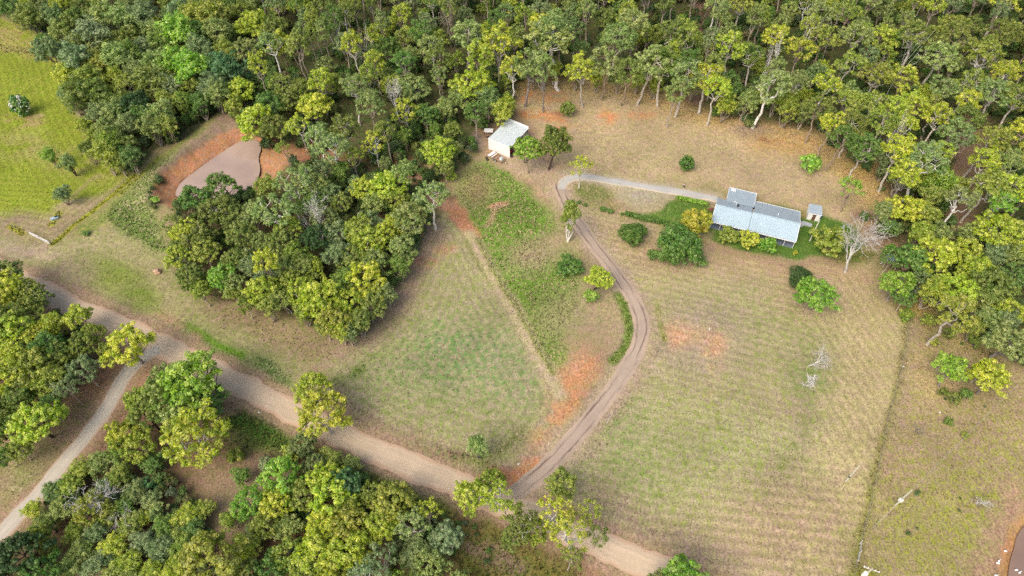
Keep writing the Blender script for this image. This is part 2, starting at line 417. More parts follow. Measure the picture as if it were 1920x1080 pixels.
lay([(15, 400), (100, 405), (160, 380), (215, 350), (255, 325), (240, 365), (160, 420), (98, 458), (62, 445), (0, 450), (-80, 470), (-80, 410)], c1=(.37, .285, .185), c2=(.27, .26, .10), frac=.35, soft=3, tuft=.1)
blob(150, 385, 40, 10, c1=(.50, .38, .27), c2=OLV, frac=.3, patch=.50, soft=2)
lay([(60, 455), (110, 405), (155, 350), (180, 330)], c1=(.40, .30, .19), c2=OLV, frac=.3, width=1.0, amt=.7, soft=1)
# strip along the western track and dam bank
lay([(260, 318), (330, 275), (395, 228), (440, 198), (430, 215), (380, 255), (320, 300), (275, 350), (235, 385), (205, 430), (150, 470), (120, 455), (215, 370)], c1=(.36, .34, .12), c2=GRN, frac=.5, tuft=.3, soft=2)
lay([(360, 275), (300, 320), (255, 370), (215, 405), (180, 445)], c1=(.45, .36, .20), c2=OLV, frac=.25, width=2.6, soft=1, wob=2, amt=.85)
lay([(330, 270), (280, 310), (225, 368)], c1=(.42, .33, .2), c2=OLV, frac=.25, width=.9, soft=.8, wob=1.5, amt=.6)
lay([(365, 272), (400, 285), (350, 318), (300, 350), (288, 370), (300, 430), (330, 470), (290, 478), (240, 455), (210, 425), (205, 400), (225, 370), (290, 310)], c1=(.20, .26, .075), c2=(.43, .38, .22), frac=.38, tuft=.7, soft=2)
lay([(215, 395), (240, 430), (290, 462), (330, 485)], c1=(.15, .235, .05), c2=(.36, .34, .17), frac=.3, width=5, tuft=.9, soft=2.5, amt=.8)
lay([(425, 205), (455, 215), (470, 245), (430, 262), (380, 290), (330, 320), (300, 345), (290, 330), (340, 290), (385, 245)], c1=(.36, .25, .19), c2=(.25, .19, .13), frac=.45, soft=2, tuft=.2)
lay([(345, 290), (310, 330), (285, 365), (285, 385), (310, 385), (325, 350), (375, 300)], c1=(.24, .20, .16), c2=(.12, .16, .06), frac=.45, soft=1.5, tuft=.7, amt=.8)
lay(None, ptsw=[(p[0] + (p[0] - DAM[0][0]) * 0, p[1]) for p in DAM], c1=(.46, .20, .10), c2=(.36, .16, .09), frac=.4, soft=3.2, wob=2, tuft=0, closed_smooth=0) if False else None
# red batters: a band round the water
def band(polyw, w0, soft, c1, c2, frac, wob=2.0, tuft=0.0, half=None):
    A = np.array(polyw); mg = w0 + soft * 2 + 4
    idx = np.nonzero((X > A[:, 0].min() - mg) & (X < A[:, 0].max() + mg) & (Y > A[:, 1].min() - mg) & (Y < A[:, 1].max() + mg))[0]
    x = X[idx] + wobx[idx] * wob; y = Y[idx] + woby[idx] * wob
    w = 1 - sstep(w0 - soft, w0 + soft, sdf(x, y, polyw))
    S[0, idx, :3] += (np.array(c1) - S[0, idx, :3]) * w[:, None]; S[1, idx, :3] += (np.array(c2) - S[1, idx, :3]) * w[:, None]
    S[0, idx, 3] += (frac - S[0, idx, 3]) * w; S[1, idx, 3] += (tuft - S[1, idx, 3]) * w
band(DAM, 5.2, 1.0, (.57, .265, .14), (.42, .25, .17), .45)
lay([(470, 250), (520, 268), (560, 262), (600, 300), (570, 315), (520, 318), (500, 345), (470, 372), (430, 380), (430, 360), (475, 345), (485, 300)], c1=(.54, .255, .125), c2=(.42, .26, .18), frac=.5, soft=2, tuft=0)
lay([(560, 262), (600, 265), (640, 290), (700, 300), (750, 290), (800, 320), (830, 345), (800, 350), (740, 318), (640, 312), (560, 300)], c1=(.38, .22, .15), c2=(.50, .21, .10), frac=.4, soft=2)
band(DAM, .7, .35, (.24, .12, .075), (.2, .1, .06), .4, wob=1)
# land between road and middle wood
lay([(98, 458), (205, 425), (290, 470), (335, 490), (350, 540), (430, 580), (560, 605), (640, 645), (600, 700), (540, 735), (470, 715), (380, 660), (250, 590), (140, 545), (40, 500), (-200, 440), (-200, 400), (0, 445)], c1=(.38, .335, .185), c2=(.23, .25, .085), frac=.42, soft=2, tuft=.2, stripe=.35)
lay([(-200, 470), (0, 470), (60, 462), (100, 480)], c1=(.48, .38, .27), c2=(.33, .28, .16), frac=.3, width=3.2, soft=1.5)
lay([(-100, 450), (40, 480), (60, 470), (110, 445)], c1=(.50, .40, .29), width=1.5, soft=1, amt=.7)
lay([(40, 492), (120, 505), (210, 560), (290, 610), (370, 655), (360, 675), (240, 600), (120, 548), (30, 505)], c1=(.27, .20, .135), c2=(.34, .27, .19), frac=.45, soft=3, tuft=.15)
lay([(120, 500), (190, 540), (240, 575)], c1=(.42, .32, .24), width=5, soft=2.5, amt=.7, patch=.5)
blob(215, 515, 55, 32, c1=(.22, .27, .055), c2=OLV, frac=.35, soft=6, tuft=.3)
blob(270, 560, 45, 30, c1=(.20, .26, .05), c2=OLV, frac=.35, soft=5, tuft=.3)
lay([(110, 470), (200, 450), (260, 480), (300, 520), (320, 570), (350, 620), (400, 650)], c1=(.44, .375, .215), c2=OLV, frac=.25, width=3.5, soft=2.5, amt=.6)
lay([(320, 600), (370, 622), (430, 650), (500, 690), (545, 740), (500, 730), (440, 700), (380, 660)], c1=(.145, .20, .065), c2=(.31, .31, .15), frac=.38, soft=3, tuft=.5)
lay([(355, 612), (400, 640), (450, 668)], c1=(.13, .26, .02), c2=GRN, frac=.3, width=1.6, soft=1, wob=1.5)
lay([(470, 665), (500, 675), (540, 710), (560, 740), (520, 735), (490, 700)], c1=(.10, .19, .04), c2=(.3, .31, .16), frac=.4, soft=2, tuft=.9)
lay([(300, 600), (345, 625), (365, 645), (340, 640)], c1=(.48, .28, .19), width=3, soft=2, amt=.7, patch=.42)
lay([(380, 560), (470, 580), (560, 605), (640, 645), (600, 690), (540, 660), (450, 620), (390, 590)], c1=(.37, .27, .18), c2=(.26, .24, .10), frac=.45, soft=3, tuft=.5)
lay([(98, 458), (215, 362), (252, 328)], c1=(.38, .38, .03), c2=(.25, .30, .03), frac=.4, width=1.3, soft=.6, wob=1, tuft=1)
lay([(222, 366), (240, 352), (300, 295)], c1=(.33, .37, .04), c2=(.25, .30, .03), frac=.4, width=.7, soft=.6, wob=1, tuft=1)
lay([(20, 424), (44, 438)], c1=(.40, .38, .03), width=1.4, soft=.6, wob=1, tuft=1)
lay([(96, 422), (110, 402)], c1=(.36, .36, .04), width=1.6, soft=.6, wob=1, tuft=1)
# middle wood floor
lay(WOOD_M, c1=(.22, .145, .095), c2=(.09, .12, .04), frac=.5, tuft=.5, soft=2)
# west paddock
PADW = [(838, 385), (880, 440), (960, 585), (1042, 725), (1052, 760), (1000, 830), (950, 885), (860, 862), (780, 838), (700, 800), (640, 762), (590, 712), (640, 655), (700, 625), (740, 575), (778, 500), (810, 440)]
lay(PADW, c1=(.405, .355, .22), c2=(.28, .30, .10), frac=.42, soft=2, tuft=.25, stripe=.55)
lay([(640, 655), (700, 625), (740, 575), (778, 500), (815, 440)], c1=(.37, .27, .20), c2=(.31, .25, .165), frac=.35, width=6, soft=3)
blob(840, 690, 150, 80, c2=(.21, .28, .11), frac=.55, soft=12, tuft=.4)
blob(860, 650, 90, 45, c2=(.15, .27, .09), frac=.50, soft=8)
blob(960, 700, 60, 60, c2=(.17, .27, .10), frac=.45, soft=8)
lay([(640, 715), (670, 690), (695, 668)], c1=(.2, .26, .07), c2=GRN, frac=.5, width=2.4, soft=1.2, patch=.42, tuft=.9)
lay([(590, 705), (640, 765), (700, 800), (780, 838), (860, 862), (930, 890)], c1=(.36, .25, .185), c2=(.27, .25, .12), frac=.38, width=4, soft=2.5, tuft=.4)
lay([(790, 845), (850, 858), (900, 868), (920, 880)], c1=(.26, .19, .12), c2=(.10, .17, .03), frac=.4, width=2.2, soft=1.2, tuft=.9)
lay([(880, 870), (910, 850), (950, 835), (980, 815)], c1=(.22, .25, .08), c2=(.38, .3, .2), frac=.4, width=3, soft=2, tuft=.6)
# dirt wedge at the driveway mouth and orange earth
lay([(1045, 745), (1085, 720), (1130, 640), (1160, 600), (1190, 620), (1170, 690), (1110, 770), (1050, 835), (1000, 890), (975, 915), (930, 890), (960, 860), (1010, 810)], c1=(.40, .29, .22), c2=(.33, .27, .17), frac=.4, soft=3, tuft=.15)
lay([(1105, 600), (1090, 650), (1080, 700)], c1=(.52, .31, .20), c2=(.42, .3, .2), frac=.4, width=9, soft=4, patch=.36)
for u, v, a, b_, p in ((1075, 740, 30, 36, .38), (1050, 775, 22, 22, .40), (1095, 690, 22, 30, .46), (1025, 800, 14, 16, .50), (1070, 780, 18, 18, .48), (1030, 830, 20, 10, .50), (1105, 600, 16, 20, .52)):
    blob(u, v, a, b_, c1=(.66, .295, .145), c2=(.48, .30, .20), frac=.38, patch=p - .02, soft=4, tuft=0, amt=.95)
lay([(920, 888), (975, 872), (1010, 868), (1000, 905), (965, 915), (935, 903)], c1=(.52, .26, .15), c2=(.43, .27, .18), frac=.5, soft=2, tuft=0)
# green strip paddock
lay([(848, 345), (868, 312), (905, 300), (960, 325), (1005, 370), (1035, 400), (1050, 440), (1075, 470), (1090, 520), (1085, 580), (1060, 640), (1045, 690), (1025, 680), (960, 570), (900, 450), (862, 385)], c1=(.19, .32, .05), c2=(.45, .35, .22), frac=.34, soft=2, tuft=.8)
blob(965, 400, 45, 32, c1=(.17, .27, .05), c2=(.40, .30, .19), frac=.28, soft=5, tuft=.9)
blob(1000, 480, 42, 24, c1=(.44, .33, .235), c2=(.30, .27, .12), frac=.35, soft=6)
blob(1010, 560, 52, 34, c1=(.155, .25, .04), c2=(.36, .32, .17), frac=.24, soft=6, tuft=.9)
blob(1010, 620, 28, 40, c1=(.20, .27, .05), c2=(.36, .30, .18), frac=.3, soft=5, tuft=.8)
blob(890, 350, 26, 34, c1=(.42, .29, .185), c2=(.26, .27, .09), frac=.42, soft=5)
blob(1045, 455, 26, 20, c1=(.43, .31, .21), c2=(.30, .25, .15), frac=.35, soft=4, tuft=0)
lay([(925, 385), (945, 382)], c1=(.62, .36, .23), width=2.2, soft=.8)
lay([(920, 420), (935, 400), (945, 385)], c1=(.52, .35, .24), width=2, soft=1, amt=.8)
lay([(835, 375), (858, 400), (885, 440)], c1=(.53, .245, .14), c2=(.42, .26, .18), frac=.35, width=4.2, soft=1.2, tuft=0)
lay([(740, 318), (800, 345), (838, 378)], c1=(.42, .23, .16), c2=(.34, .24, .17), frac=.35, width=4.5, soft=1.5)
blob(830, 465, 22, 12, c1=(.50, .28, .18), patch=.42, soft=2); blob(795, 495, 22, 10, c1=(.50, .26, .17), patch=.45, soft=2)
blob(810, 440, 22, 28, c1=(.32, .235, .19), c2=(.25, .21, .13), frac=.4, soft=3)
lay([(880, 440), (925, 520), (975, 605), (1030, 705), (1048, 740)], c1=(.50, .40, .27), c2=(.32, .30, .14), frac=.28, width=3.4, soft=1.2, wob=1)
lay([(893, 447), (940, 532), (985, 612), (1038, 700)], c1=(.24, .28, .06), c2=(.40, .34, .2), frac=.3, width=.8, soft=.6, wob=1, tuft=1)
lay([(872, 450), (920, 535)], c1=(.28, .29, .11), c2=TAN, frac=.4, width=1.0, soft=.8, wob=1, tuft=.3)
# north clearing
CLR = [(960, 250), (975, 195), (962, 158), (1040, 150), (1130, 155), (1200, 165), (1300, 205), (1400, 238), (1470, 240), (1545, 250), (1560, 290), (1640, 330), (1650, 395), (1620, 420), (1560, 405), (1500, 392), (1370, 352), (1200, 330), (1100, 335), (1040, 335), (1000, 310)]
lay(CLR, c1=(.54, .41, .26), c2=(.37, .29, .19), frac=.38, soft=2, wob=6, tuft=.3)
lay([(975, 160), (1040, 153), (1130, 158), (1200, 170), (1300, 210), (1400, 243), (1540, 262), (1560, 296), (1640, 345), (1645, 400)], c1=(.60, .42, .17), c2=(.42, .30, .16), frac=.36, width=9, soft=4.5, tuft=.8, amt=.75)
blob(1480, 270, 75, 22, c1=(.54, .345, .15), c2=(.38, .27, .18), frac=.4, soft=6, patch=.35)
blob(1620, 320, 28, 22, c1=(.60, .41, .15), c2=(.45, .31, .16), frac=.35, soft=5)
blob(1400, 245, 40, 10, c1=(.38, .28, .22), c2=(.3, .22, .17), frac=.4, soft=4)
blob(1230, 290, 110, 32, c1=(.49, .385, .24), c2=(.33, .29, .155), frac=.42, soft=10, amt=.8)
blob(1150, 330, 60, 14, c1=(.47, .36, .235), c2=(.36, .29, .16), frac=.4, soft=6)
blob(1440, 330, 100, 24, c1=(.44, .33, .22), c2=(.33, .26, .19), frac=.42, soft=9, amt=.8)
for u, v, a, b_, p in ((1040, 183, 26, 10, .40), (1005, 215, 26, 12, .44), (990, 180, 18, 14, .52), (1140, 220, 20, 12, .40), (1120, 240, 14, 8, .50), (1040, 225, 26, 8, .50), (1180, 215, 40, 6, .6), (1060, 245, 26, 8, .55)):
    blob(u, v, a, b_, c1=(.66, .29, .14), c2=(.50, .31, .19), frac=.36, patch=p - .03, soft=2.5, tuft=0)
blob(1048, 215, 14, 5, c1=(.36, .13, .075), patch=.42, soft=1.5)  # shadow at the foot of the lone bush, painted into the soil colour
blob(1438, 264, 14, 5, c1=(.30, .12, .06), patch=.42, soft=1.2, tuft=.6)
blob(1615, 405, 26, 12, c1=(.30, .2, .15), c2=LITTER, frac=.4, soft=2)
# shed yard
lay([(905, 240), (940, 225), (1000, 235), (1040, 300), (1075, 340), (1040, 350), (985, 330), (950, 310), (905, 290), (885, 262)], c1=(.44, .29, .20), c2=(.37, .25, .18), frac=.35, soft=2.5, tuft=0)
blob(897, 265, 16, 14, c1=(.27, .225, .205), c2=(.35, .26, .2), frac=.35, soft=2)
lay([(955, 315), (985, 330), (1030, 365)], c1=(.50, .32, .215), width=2.5, soft=1.2, amt=.8)
# east paddock
PADE = [(1085, 385), (1170, 410), (1230, 420), (1250, 470), (1330, 490), (1470, 485), (1600, 500), (1695, 590), (1700, 625), (1660, 790), (1628, 930), (1595, 1100), (1500, 1150), (1350, 1100), (1240, 1035), (1110, 985), (1050, 930), (1030, 895), (1080, 850), (1160, 760), (1215, 680), (1228, 620), (1215, 575), (1160, 500), (1110, 440)]
lay(PADE, c1=(.45, .38, .235), c2=(.32, .32, .10), frac=.35, soft=1.8, tuft=.3, stripe=.6, lin=(.30, .95))
lay([(1085, 390), (1240, 425), (1330, 480), (1600, 500), (1680, 590), (1500, 600), (1380, 540), (1200, 520), (1130, 450)], c1=(.49, .355, .24), c2=(.38, .29, .175), frac=.40, soft=6, amt=.85)
lay([(1240, 470), (1330, 490), (1480, 500), (1620, 520)], c1=(.47, .33, .215), c2=(.40, .27, .17), frac=.45, width=5, soft=3, amt=.8)
blob(1350, 545, 110, 34, c1=(.46, .385, .24), c2=(.33, .32, .15), frac=.45, soft=9, tuft=.2)
blob(1290, 850, 170, 130, c1=(.40, .37, .215), c2=(.27, .31, .085), frac=.44, soft=18, tuft=.3)
blob(1170, 800, 30, 60, c2=(.17, .28, .09), frac=.45, soft=9, tuft=.5)
blob(1180, 900, 60, 50, c2=(.23, .28, .10), frac=.55, soft=10)
blob(1420, 620, 70, 55, c2=(.26, .29, .10), frac=.5, soft=10)
blob(1500, 640, 70, 60, c2=(.28, .30, .12), frac=.48, soft=9)
blob(1300, 655, 90, 34, c1=(.40, .31, .25), c2=(.33, .25, .18), frac=.42, soft=8, tuft=.1)
blob(1330, 600, 60, 20, c1=(.42, .33, .26), c2=(.35, .28, .19), frac=.4, soft=7)
for u, v, a, b_, p in ((1274, 624, 26, 17, .22), (1262, 642, 14, 9, .4), (1336, 642, 19, 21, .22), (1342, 668, 14, 14, .50), (1322, 718, 22, 14, .60)):
    blob(u, v, a, b_, c1=(.62, .33, .20), c2=(.48, .34, .24), frac=.42, patch=p, soft=3, amt=.92, tuft=0)
lay([(1500, 680), (1530, 760), (1510, 840), (1440, 930)], c1=(.37, .32, .2), c2=(.21, .25, .08), frac=.48, width=5, soft=4, tuft=.5)
blob(1520, 715, 40, 28, c1=(.34, .31, .17), c2=(.20, .25, .09), frac=.5, soft=5, tuft=.4)
lay([(1620, 590), (1640, 760), (1600, 900), (1560, 1080)], c1=(.50, .40, .235), c2=(.36, .31, .15), frac=.35, width=14, soft=6, amt=.9, stripe=.7, lin=(.97, .22))
lay([(1250, 1020), (1350, 960), (1480, 900), (1580, 930), (1590, 1090), (1350, 1110)], c1=(.47, .345, .235), c2=(.33, .285, .13), frac=.38, soft=8, amt=.9, stripe=.9, lin=(.12, .99))
lay([(1130, 930), (1200, 990), (1290, 1030), (1380, 1060)], c1=(.36, .265, .20), c2=(.29, .26, .14), frac=.38, width=5, soft=4)
blob(1480, 770, 24, 16, c1=(.40, .29, .23), soft=4, amt=.8)
# east of the driveway: mown verge, weeds
lay([(1085, 840), (1150, 760), (1205, 690), (1225, 640)], c1=(.40, .31, .22), c2=(.16, .22, .08), frac=.30, width=3.5, soft=2, tuft=.8)
lay([(1158, 555), (1176, 590), (1180, 625), (1172, 650), (1150, 675)], c1=(.10, .21, .02), c2=(.18, .26, .03), frac=.4, width=2.0, soft=.8, wob=1.5, tuft=1)
lay([(1225, 575), (1235, 600), (1240, 640)], c1=(.25, .28, .06), c2=TAN, frac=.4, width=1.1, soft=.7, tuft=.8, patch=.42)
blob(1070, 590, 50, 50, c1=(.36, .32, .18), c2=(.26, .27, .10), frac=.45, soft=7)
blob(1120, 600, 30, 46, c1=(.42, .32, .22), c2=(.30, .28, .14), frac=.4, soft=6)
# gardens by the house
lay([(1075, 352), (1105, 345), (1140, 352), (1165, 372), (1160, 392), (1120, 388), (1080, 378), (1066, 366)], c1=(.22, .235, .085), c2=(.36, .28, .17), frac=.35, soft=2.5, tuft=.1)
blob(1160, 385, 26, 8, c1=(.47, .30, .19), soft=3, amt=.7)
lay([(1150, 345), (1280, 362), (1265, 385), (1240, 398), (1200, 400), (1165, 382)], c1=(.50, .40, .27), c2=(.40, .33, .24), frac=.4, soft=4, tuft=0)
blob(1205, 368, 34, 12, c1=(.44, .40, .33), c2=(.5, .42, .32), frac=.4, soft=4)
lay([(1180, 402), (1240, 400), (1252, 378), (1275, 372), (1340, 385), (1345, 440), (1290, 432), (1240, 420), (1180, 412)], c1=LAWN, c2=(.22, .27, .08), frac=.35, soft=.8, wob=1, tuft=.1)
lay([(1340, 425), (1330, 455), (1400, 475), (1480, 486), (1560, 488), (1612, 478), (1625, 450), (1605, 425), (1560, 408), (1500, 396), (1440, 378), (1370, 380)], c1=(.11, .20, .04), c2=(.2, .27, .06), frac=.3, soft=1, wob=2, tuft=.1)
blob(1515, 405, 16, 6, c1=(.42, .28, .17), soft=1.5); 
lay([(1330, 462), (1400, 480), (1480, 494), (1560, 494), (1625, 485)], c1=(.40, .28, .19), c2=(.33, .25, .16), frac=.4, width=2.6, soft=1.2)
lay([(1560, 478), (1625, 470), (1640, 485), (1600, 500), (1555, 492)], c1=(.26, .24, .08), c2=(.10, .17, .03), frac=.45, soft=1.5, tuft=.9)
lay([(1640, 440), (1665, 455), (1690, 480)], c1=(.40, .27, .20), c2=LITTER, frac=.4, width=7, soft=2.5)
# south-east paddock
SEP = [(1703, 600), (1790, 610), (1850, 650), (2000, 740), (2100, 1000), (2000, 1200), (1560, 1200), (1598, 1060), (1632, 930), (1662, 790)]
lay(SEP, c1=(.42, .315, .20), c2=(.32, .29, .10), frac=.42, soft=1.2, tuft=.5)
blob(1760, 700, 42, 45, c1=(.57, .43, .22), c2=(.42, .33, .18), frac=.4, soft=7, patch=.36)
lay([(1610, 1000), (1680, 960), (1800, 850), (1900, 800), (1960, 900), (1890, 1090), (1600, 1110)], c1=(.39, .31, .185), c2=(.33, .33, .07), frac=.47, soft=12, tuft=.4, amt=.9)
blob(1760, 980, 70, 60, c1=(.36, .33, .12), c2=(.32, .34, .05), frac=.5, soft=12, amt=.6)
blob(1680, 880, 22, 22, c1=(.44, .29, .22), soft=6, amt=.7); blob(1740, 830, 50, 26, c1=(.40, .29, .22), soft=8, amt=.6)
lay([(1705, 560), (1730, 600), (1770, 625), (1850, 650), (1890, 700), (1800, 640), (1700, 600)], c1=(.38, .30, .12), c2=(.25, .24, .08), frac=.4, soft=4, tuft=.9)
blob(1720, 570, 26, 26, c1=(.50, .37, .14), c2=(.34, .29, .1), frac=.4, soft=4, tuft=.9)
lay([(1702, 600), (1690, 690), (1660, 790), (1632, 930), (1600, 1060), (1590, 1100)], c1=(.33, .31, .10), c2=(.28, .24, .14), frac=.4, width=1.5, soft=.8, wob=1.5, tuft=.9)
lay([(1715, 600), (1698, 700), (1672, 800)], c1=(.36, .265, .20), width=3, soft=2, amt=.6)
blob(1615, 1075, 24, 12, c1=(.27, .30, .03), c2=(.35, .33, .05), frac=.5, soft=1.5, tuft=1)
lay([(1905, 920), (1895, 980), (1882, 1010), (1870, 1045), (1855, 1080), (1840, 1120)], c1=(.44, .29, .19), c2=(.35, .29, .15), frac=.38, width=5, soft=2, tuft=.1)
band(POND, 1.6, .9, (.56, .30, .14), (.42, .24, .15), .4)
# NE track through the forest
lay([(1815, 440), (1800, 400), (1806, 340), (1812, 290), (1835, 210), (1850, 150)], c1=(.34, .215, .155), c2=(.24, .20, .09), frac=.33, width=7.5, soft=2.5, tuft=.1)
lay([(1300, 190), (1305, 120), (1310, 60), (1315, 0)], c1=(.33, .21, .16), c2=LITTER, frac=.33, width=5, soft=3)
lay([(1480, -40), (1440, 0), (1400, 20)], c1=(.38, .25, .2), width=10, soft=5)
# south of the main road
SOUTH = [(-300, 560), (0, 540), (100, 590), (240, 660), (340, 700), (440, 750), (560, 800), (640, 850), (760, 900), (850, 940), (1000, 1000), (1100, 1045), (1230, 1100), (1300, 1250), (-300, 1250)]
lay(SOUTH, c1=(.27, .165, .115), c2=(.15, .14, .05), frac=.42, soft=1.5, tuft=.4)
lay([(-200, 740), (130, 740), (205, 745), (150, 820), (100, 880), (50, 930), (0, 980), (-200, 1100)], c1=(.38, .25, .18), c2=(.24, .24, .09), frac=.40, soft=3, tuft=.3)
blob(50, 890, 50, 55, c1=(.27, .27, .11), c2=(.40, .31, .22), frac=.35, soft=7, tuft=.3)
lay([(205, 660), (300, 690), (320, 740), (270, 760), (205, 740), (120, 730), (60, 690)], c1=(.37, .22, .15), c2=(.28, .18, .12), frac=.35, soft=3)
lay([(405, 772), (470, 768), (520, 790), (560, 812), (560, 850), (520, 862), (440, 830), (410, 800)], c1=(.085, .16, .03), c2=(.17, .20, .05), frac=.35, soft=2.5, tuft=1)
lay([(560, 815), (640, 865), (720, 905), (800, 940), (900, 985), (1000, 1020), (1100, 1075), (1150, 1130), (850, 1130), (830, 1000), (700, 940), (560, 870)], c1=(.22, .195, .055), c2=(.13, .155, .035), frac=.42, soft=3, tuft=.9)
lay([(640, 862), (700, 890), (770, 918), (820, 945)], c1=(.12, .18, .03), c2=(.2, .2, .06), frac=.4, width=5, soft=2.5, tuft=1)
lay([(380, 790), (440, 765), (500, 770)], c1=(.36, .25, .17), width=3.5, soft=1.5)
lay([(360, 880), (440, 850), (520, 880), (500, 930), (430, 960), (400, 1000), (350, 950)], c1=(.33, .225, .155), c2=(.25, .21, .12), frac=.38, soft=4, tuft=.2)
lay([(430, 930), (500, 900), (520, 960), (440, 1010), (400, 990)], c1=(.36, .30, .2), c2=(.27, .25, .14), frac=.4, soft=4, amt=.8)
lay([(830, 1000), (900, 1040), (960, 1070)], c1=(.27, .18, .15), width=3, soft=2)
lay([(1090, 1050), (1150, 1060), (1230, 1090), (1230, 1120), (1100, 1100)], c1=(.40, .23, .16), c2=(.3, .2, .14), frac=.4, soft=2.5)
# road shoulders
MAIN = [(-160, 425), (-60, 478), (34, 527), (154, 581), (241, 617), (325, 658), (450, 721), (560, 777), (640, 817), (745, 862), (850, 906), (1000, 966), (1100, 1008), (1247, 1070), (1400, 1140), (1600, 1230)]
SIDE = [(300, 655), (262, 672), (232, 705), (212, 742), (190, 780), (150, 832), (108, 884), (60, 940), (20, 985), (-30, 1035), (-90, 1090)]
DRIVE = [(960, 930), (1000, 900), (1040, 862), (1078, 818), (1120, 768), (1160, 716), (1190, 665), (1205, 625), (1200, 585), (1178, 545), (1145, 500), (1115, 462), (1088, 425), (1066, 390), (1052, 362), (1048, 345), (1062, 334), (1095, 332), (1130, 337), (1200, 350), (1290, 362), (1345, 374)]
SHEDT = [(1050, 352), (1035, 336), (1010, 322), (985, 312), (962, 300)]
lay(MAIN, c1=(.40, .275, .19), c2=(.34, .27, .18), frac=.35, width=8.4, soft=1.2, wob=2, tuft=0)
lay(SIDE, c1=(.40, .27, .19), c2=(.33, .27, .18), frac=.35, width=5.2, soft=1.2, wob=1.5, tuft=0)
lay(DRIVE[:17], c1=(.45, .345, .25), c2=(.38, .30, .2), frac=.3, width=6.2, soft=1.5, wob=1.5, tuft=0)
lay(DRIVE[16:], c1=(.50, .42, .30), c2=(.42, .37, .30), frac=.4, width=4.6, soft=1.3, wob=2, tuft=0)
lay([(905, 884), (940, 884), (975, 872), (1000, 858), (1022, 862), (1000, 900), (985, 925), (950, 915), (915, 905)], c1=(.60, .27, .13), c2=(.45, .26, .16), frac=.42, soft=1.5, tuft=0)
lay([(1160, 555), (1176, 588), (1181, 622), (1173, 650), (1152, 676)], c1=(.145, .23, .04), c2=(.24, .29, .08), frac=.45, width=1.9, soft=.7, wob=1.5, tuft=1)
lay(SHEDT, c1=(.53, .40, .29), c2=(.44, .33, .24), frac=.3, width=8, soft=2.5, amt=.9, tuft=0)
lay([(1075, 410), (1110, 440), (1160, 505), (1210, 560)], c1=(.47, .36, .28), c2=(.36, .31, .25), frac=.35, width=1.4, soft=.8, amt=.9)

Z = height(X, Y)
far = np.maximum(0, np.hypot(X, Y - 130) - 320)
Z = Z + (fbm(X, Y, 400, 77, 3) - .5) * np.minimum(far * .12, 70)
I = np.arange(NX * NY).reshape(NY, NX)
quads = np.stack([I[:-1, :-1], I[:-1, 1:], I[1:, 1:], I[1:, :-1]], -1).reshape(-1, 4)
gm = mesh_np("ground", np.stack([X, Y, Z], 1), quads, M_GROUND, smooth=True)
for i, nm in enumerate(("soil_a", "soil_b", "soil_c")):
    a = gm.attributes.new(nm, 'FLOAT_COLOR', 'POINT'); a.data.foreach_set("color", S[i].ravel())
ground = link("ground", gm); tag(ground, kind="structure")
print("ground", len(X), round(time.time() - T0, 1))

# ---- roads: ribbons a few centimetres proud of the ground, with ragged edges
def ribbon(name, px, width, mat, lift, seed, step=.6, nc=7, ragged=.5, ends=(1, 1)):
    P = smooth_poly(WP(px), 3, closed=False); A = np.array(P)
    d = np.r_[0, np.cumsum(np.hypot(*np.diff(A, axis=0).T))]; t = np.arange(0, d[-1], step)
    cx = np.interp(t, d, A[:, 0]); cy = np.interp(t, d, A[:, 1])
    tx = np.gradient(cx); ty = np.gradient(cy); L = np.hypot(tx, ty); nx, ny = -ty / L, tx / L
    wL = width / 2 + (fbm(t, t * 0, 3.0, seed, 3) - .5) * ragged * 2; wR = width / 2 + (fbm(t, t * 0 + 50, 3.0, seed + 1, 3) - .5) * ragged * 2
    s = np.linspace(-1, 1, nc)[None, :]
    off = np.where(s > 0, s * wL[:, None], s * wR[:, None])
    VX = cx[:, None] + nx[:, None] * off; VY = cy[:, None] + ny[:, None] * off
    edge = (np.abs(s) > .99)
    VZ = height(VX.ravel(), VY.ravel()).reshape(VX.shape) + np.where(edge, -.03, lift)
    n = len(t); J = np.arange(n * nc).reshape(n, nc)
    q = np.stack([J[:-1, :-1], J[:-1, 1:], J[1:, 1:], J[1:, :-1]], -1).reshape(-1, 4)[:, ::-1]
    me = mesh_np(name, np.stack([VX.ravel(), VY.ravel(), VZ.ravel()], 1), q, mat, True)
    uvl = me.uv_layers.new(name="UVMap"); U = np.repeat(((s + 1) / 2), n, 0).ravel(); V = np.repeat(t[:, None], nc, 1).ravel()
    li = q.ravel(); uvl.data.foreach_set("uv", np.stack([U[li], V[li]], 1).ravel().astype(np.float32))
    return tag(link(name, me), kind="structure")
ribbon("main_road", MAIN, 5.8, M_ROAD, .06, 3, ragged=.9)
ribbon("side_road", SIDE, 3.6, M_SIDE, .09, 9)
ribbon("driveway", DRIVE[:16], 3.9, M_DRIVE, .075, 15, ragged=.4)
M_HOUSEDR = road_material("pale_driveway", (.47, .46, .42), (.55, .46, .33), (.38, .40, .39))
ribbon("house_driveway", [(1052, 356), (1056, 342), (1075, 333)] + DRIVE[17:], 3.0, M_HOUSEDR, .10, 19, ragged=.6)

# ---- water
def water(name, poly, z, mat, grow=1.5):
    c = np.mean(poly, 0); b = MB()
    v = [(c[0], c[1], z)] + [(c[0] + (p[0] - c[0]) * 1.06, c[1] + (p[1] - c[1]) * 1.06, z) for p in poly]
    n = len(poly); b.add(v, [(0, i + 1, (i + 1) % n + 1) for i in range(n)])
    o = b.build(name, mat); return tag(o, kind="structure")
water("dam_water", DAM, DAM_Z, M_WATER); water("pond_water", POND, POND_Z, M_WATER2)

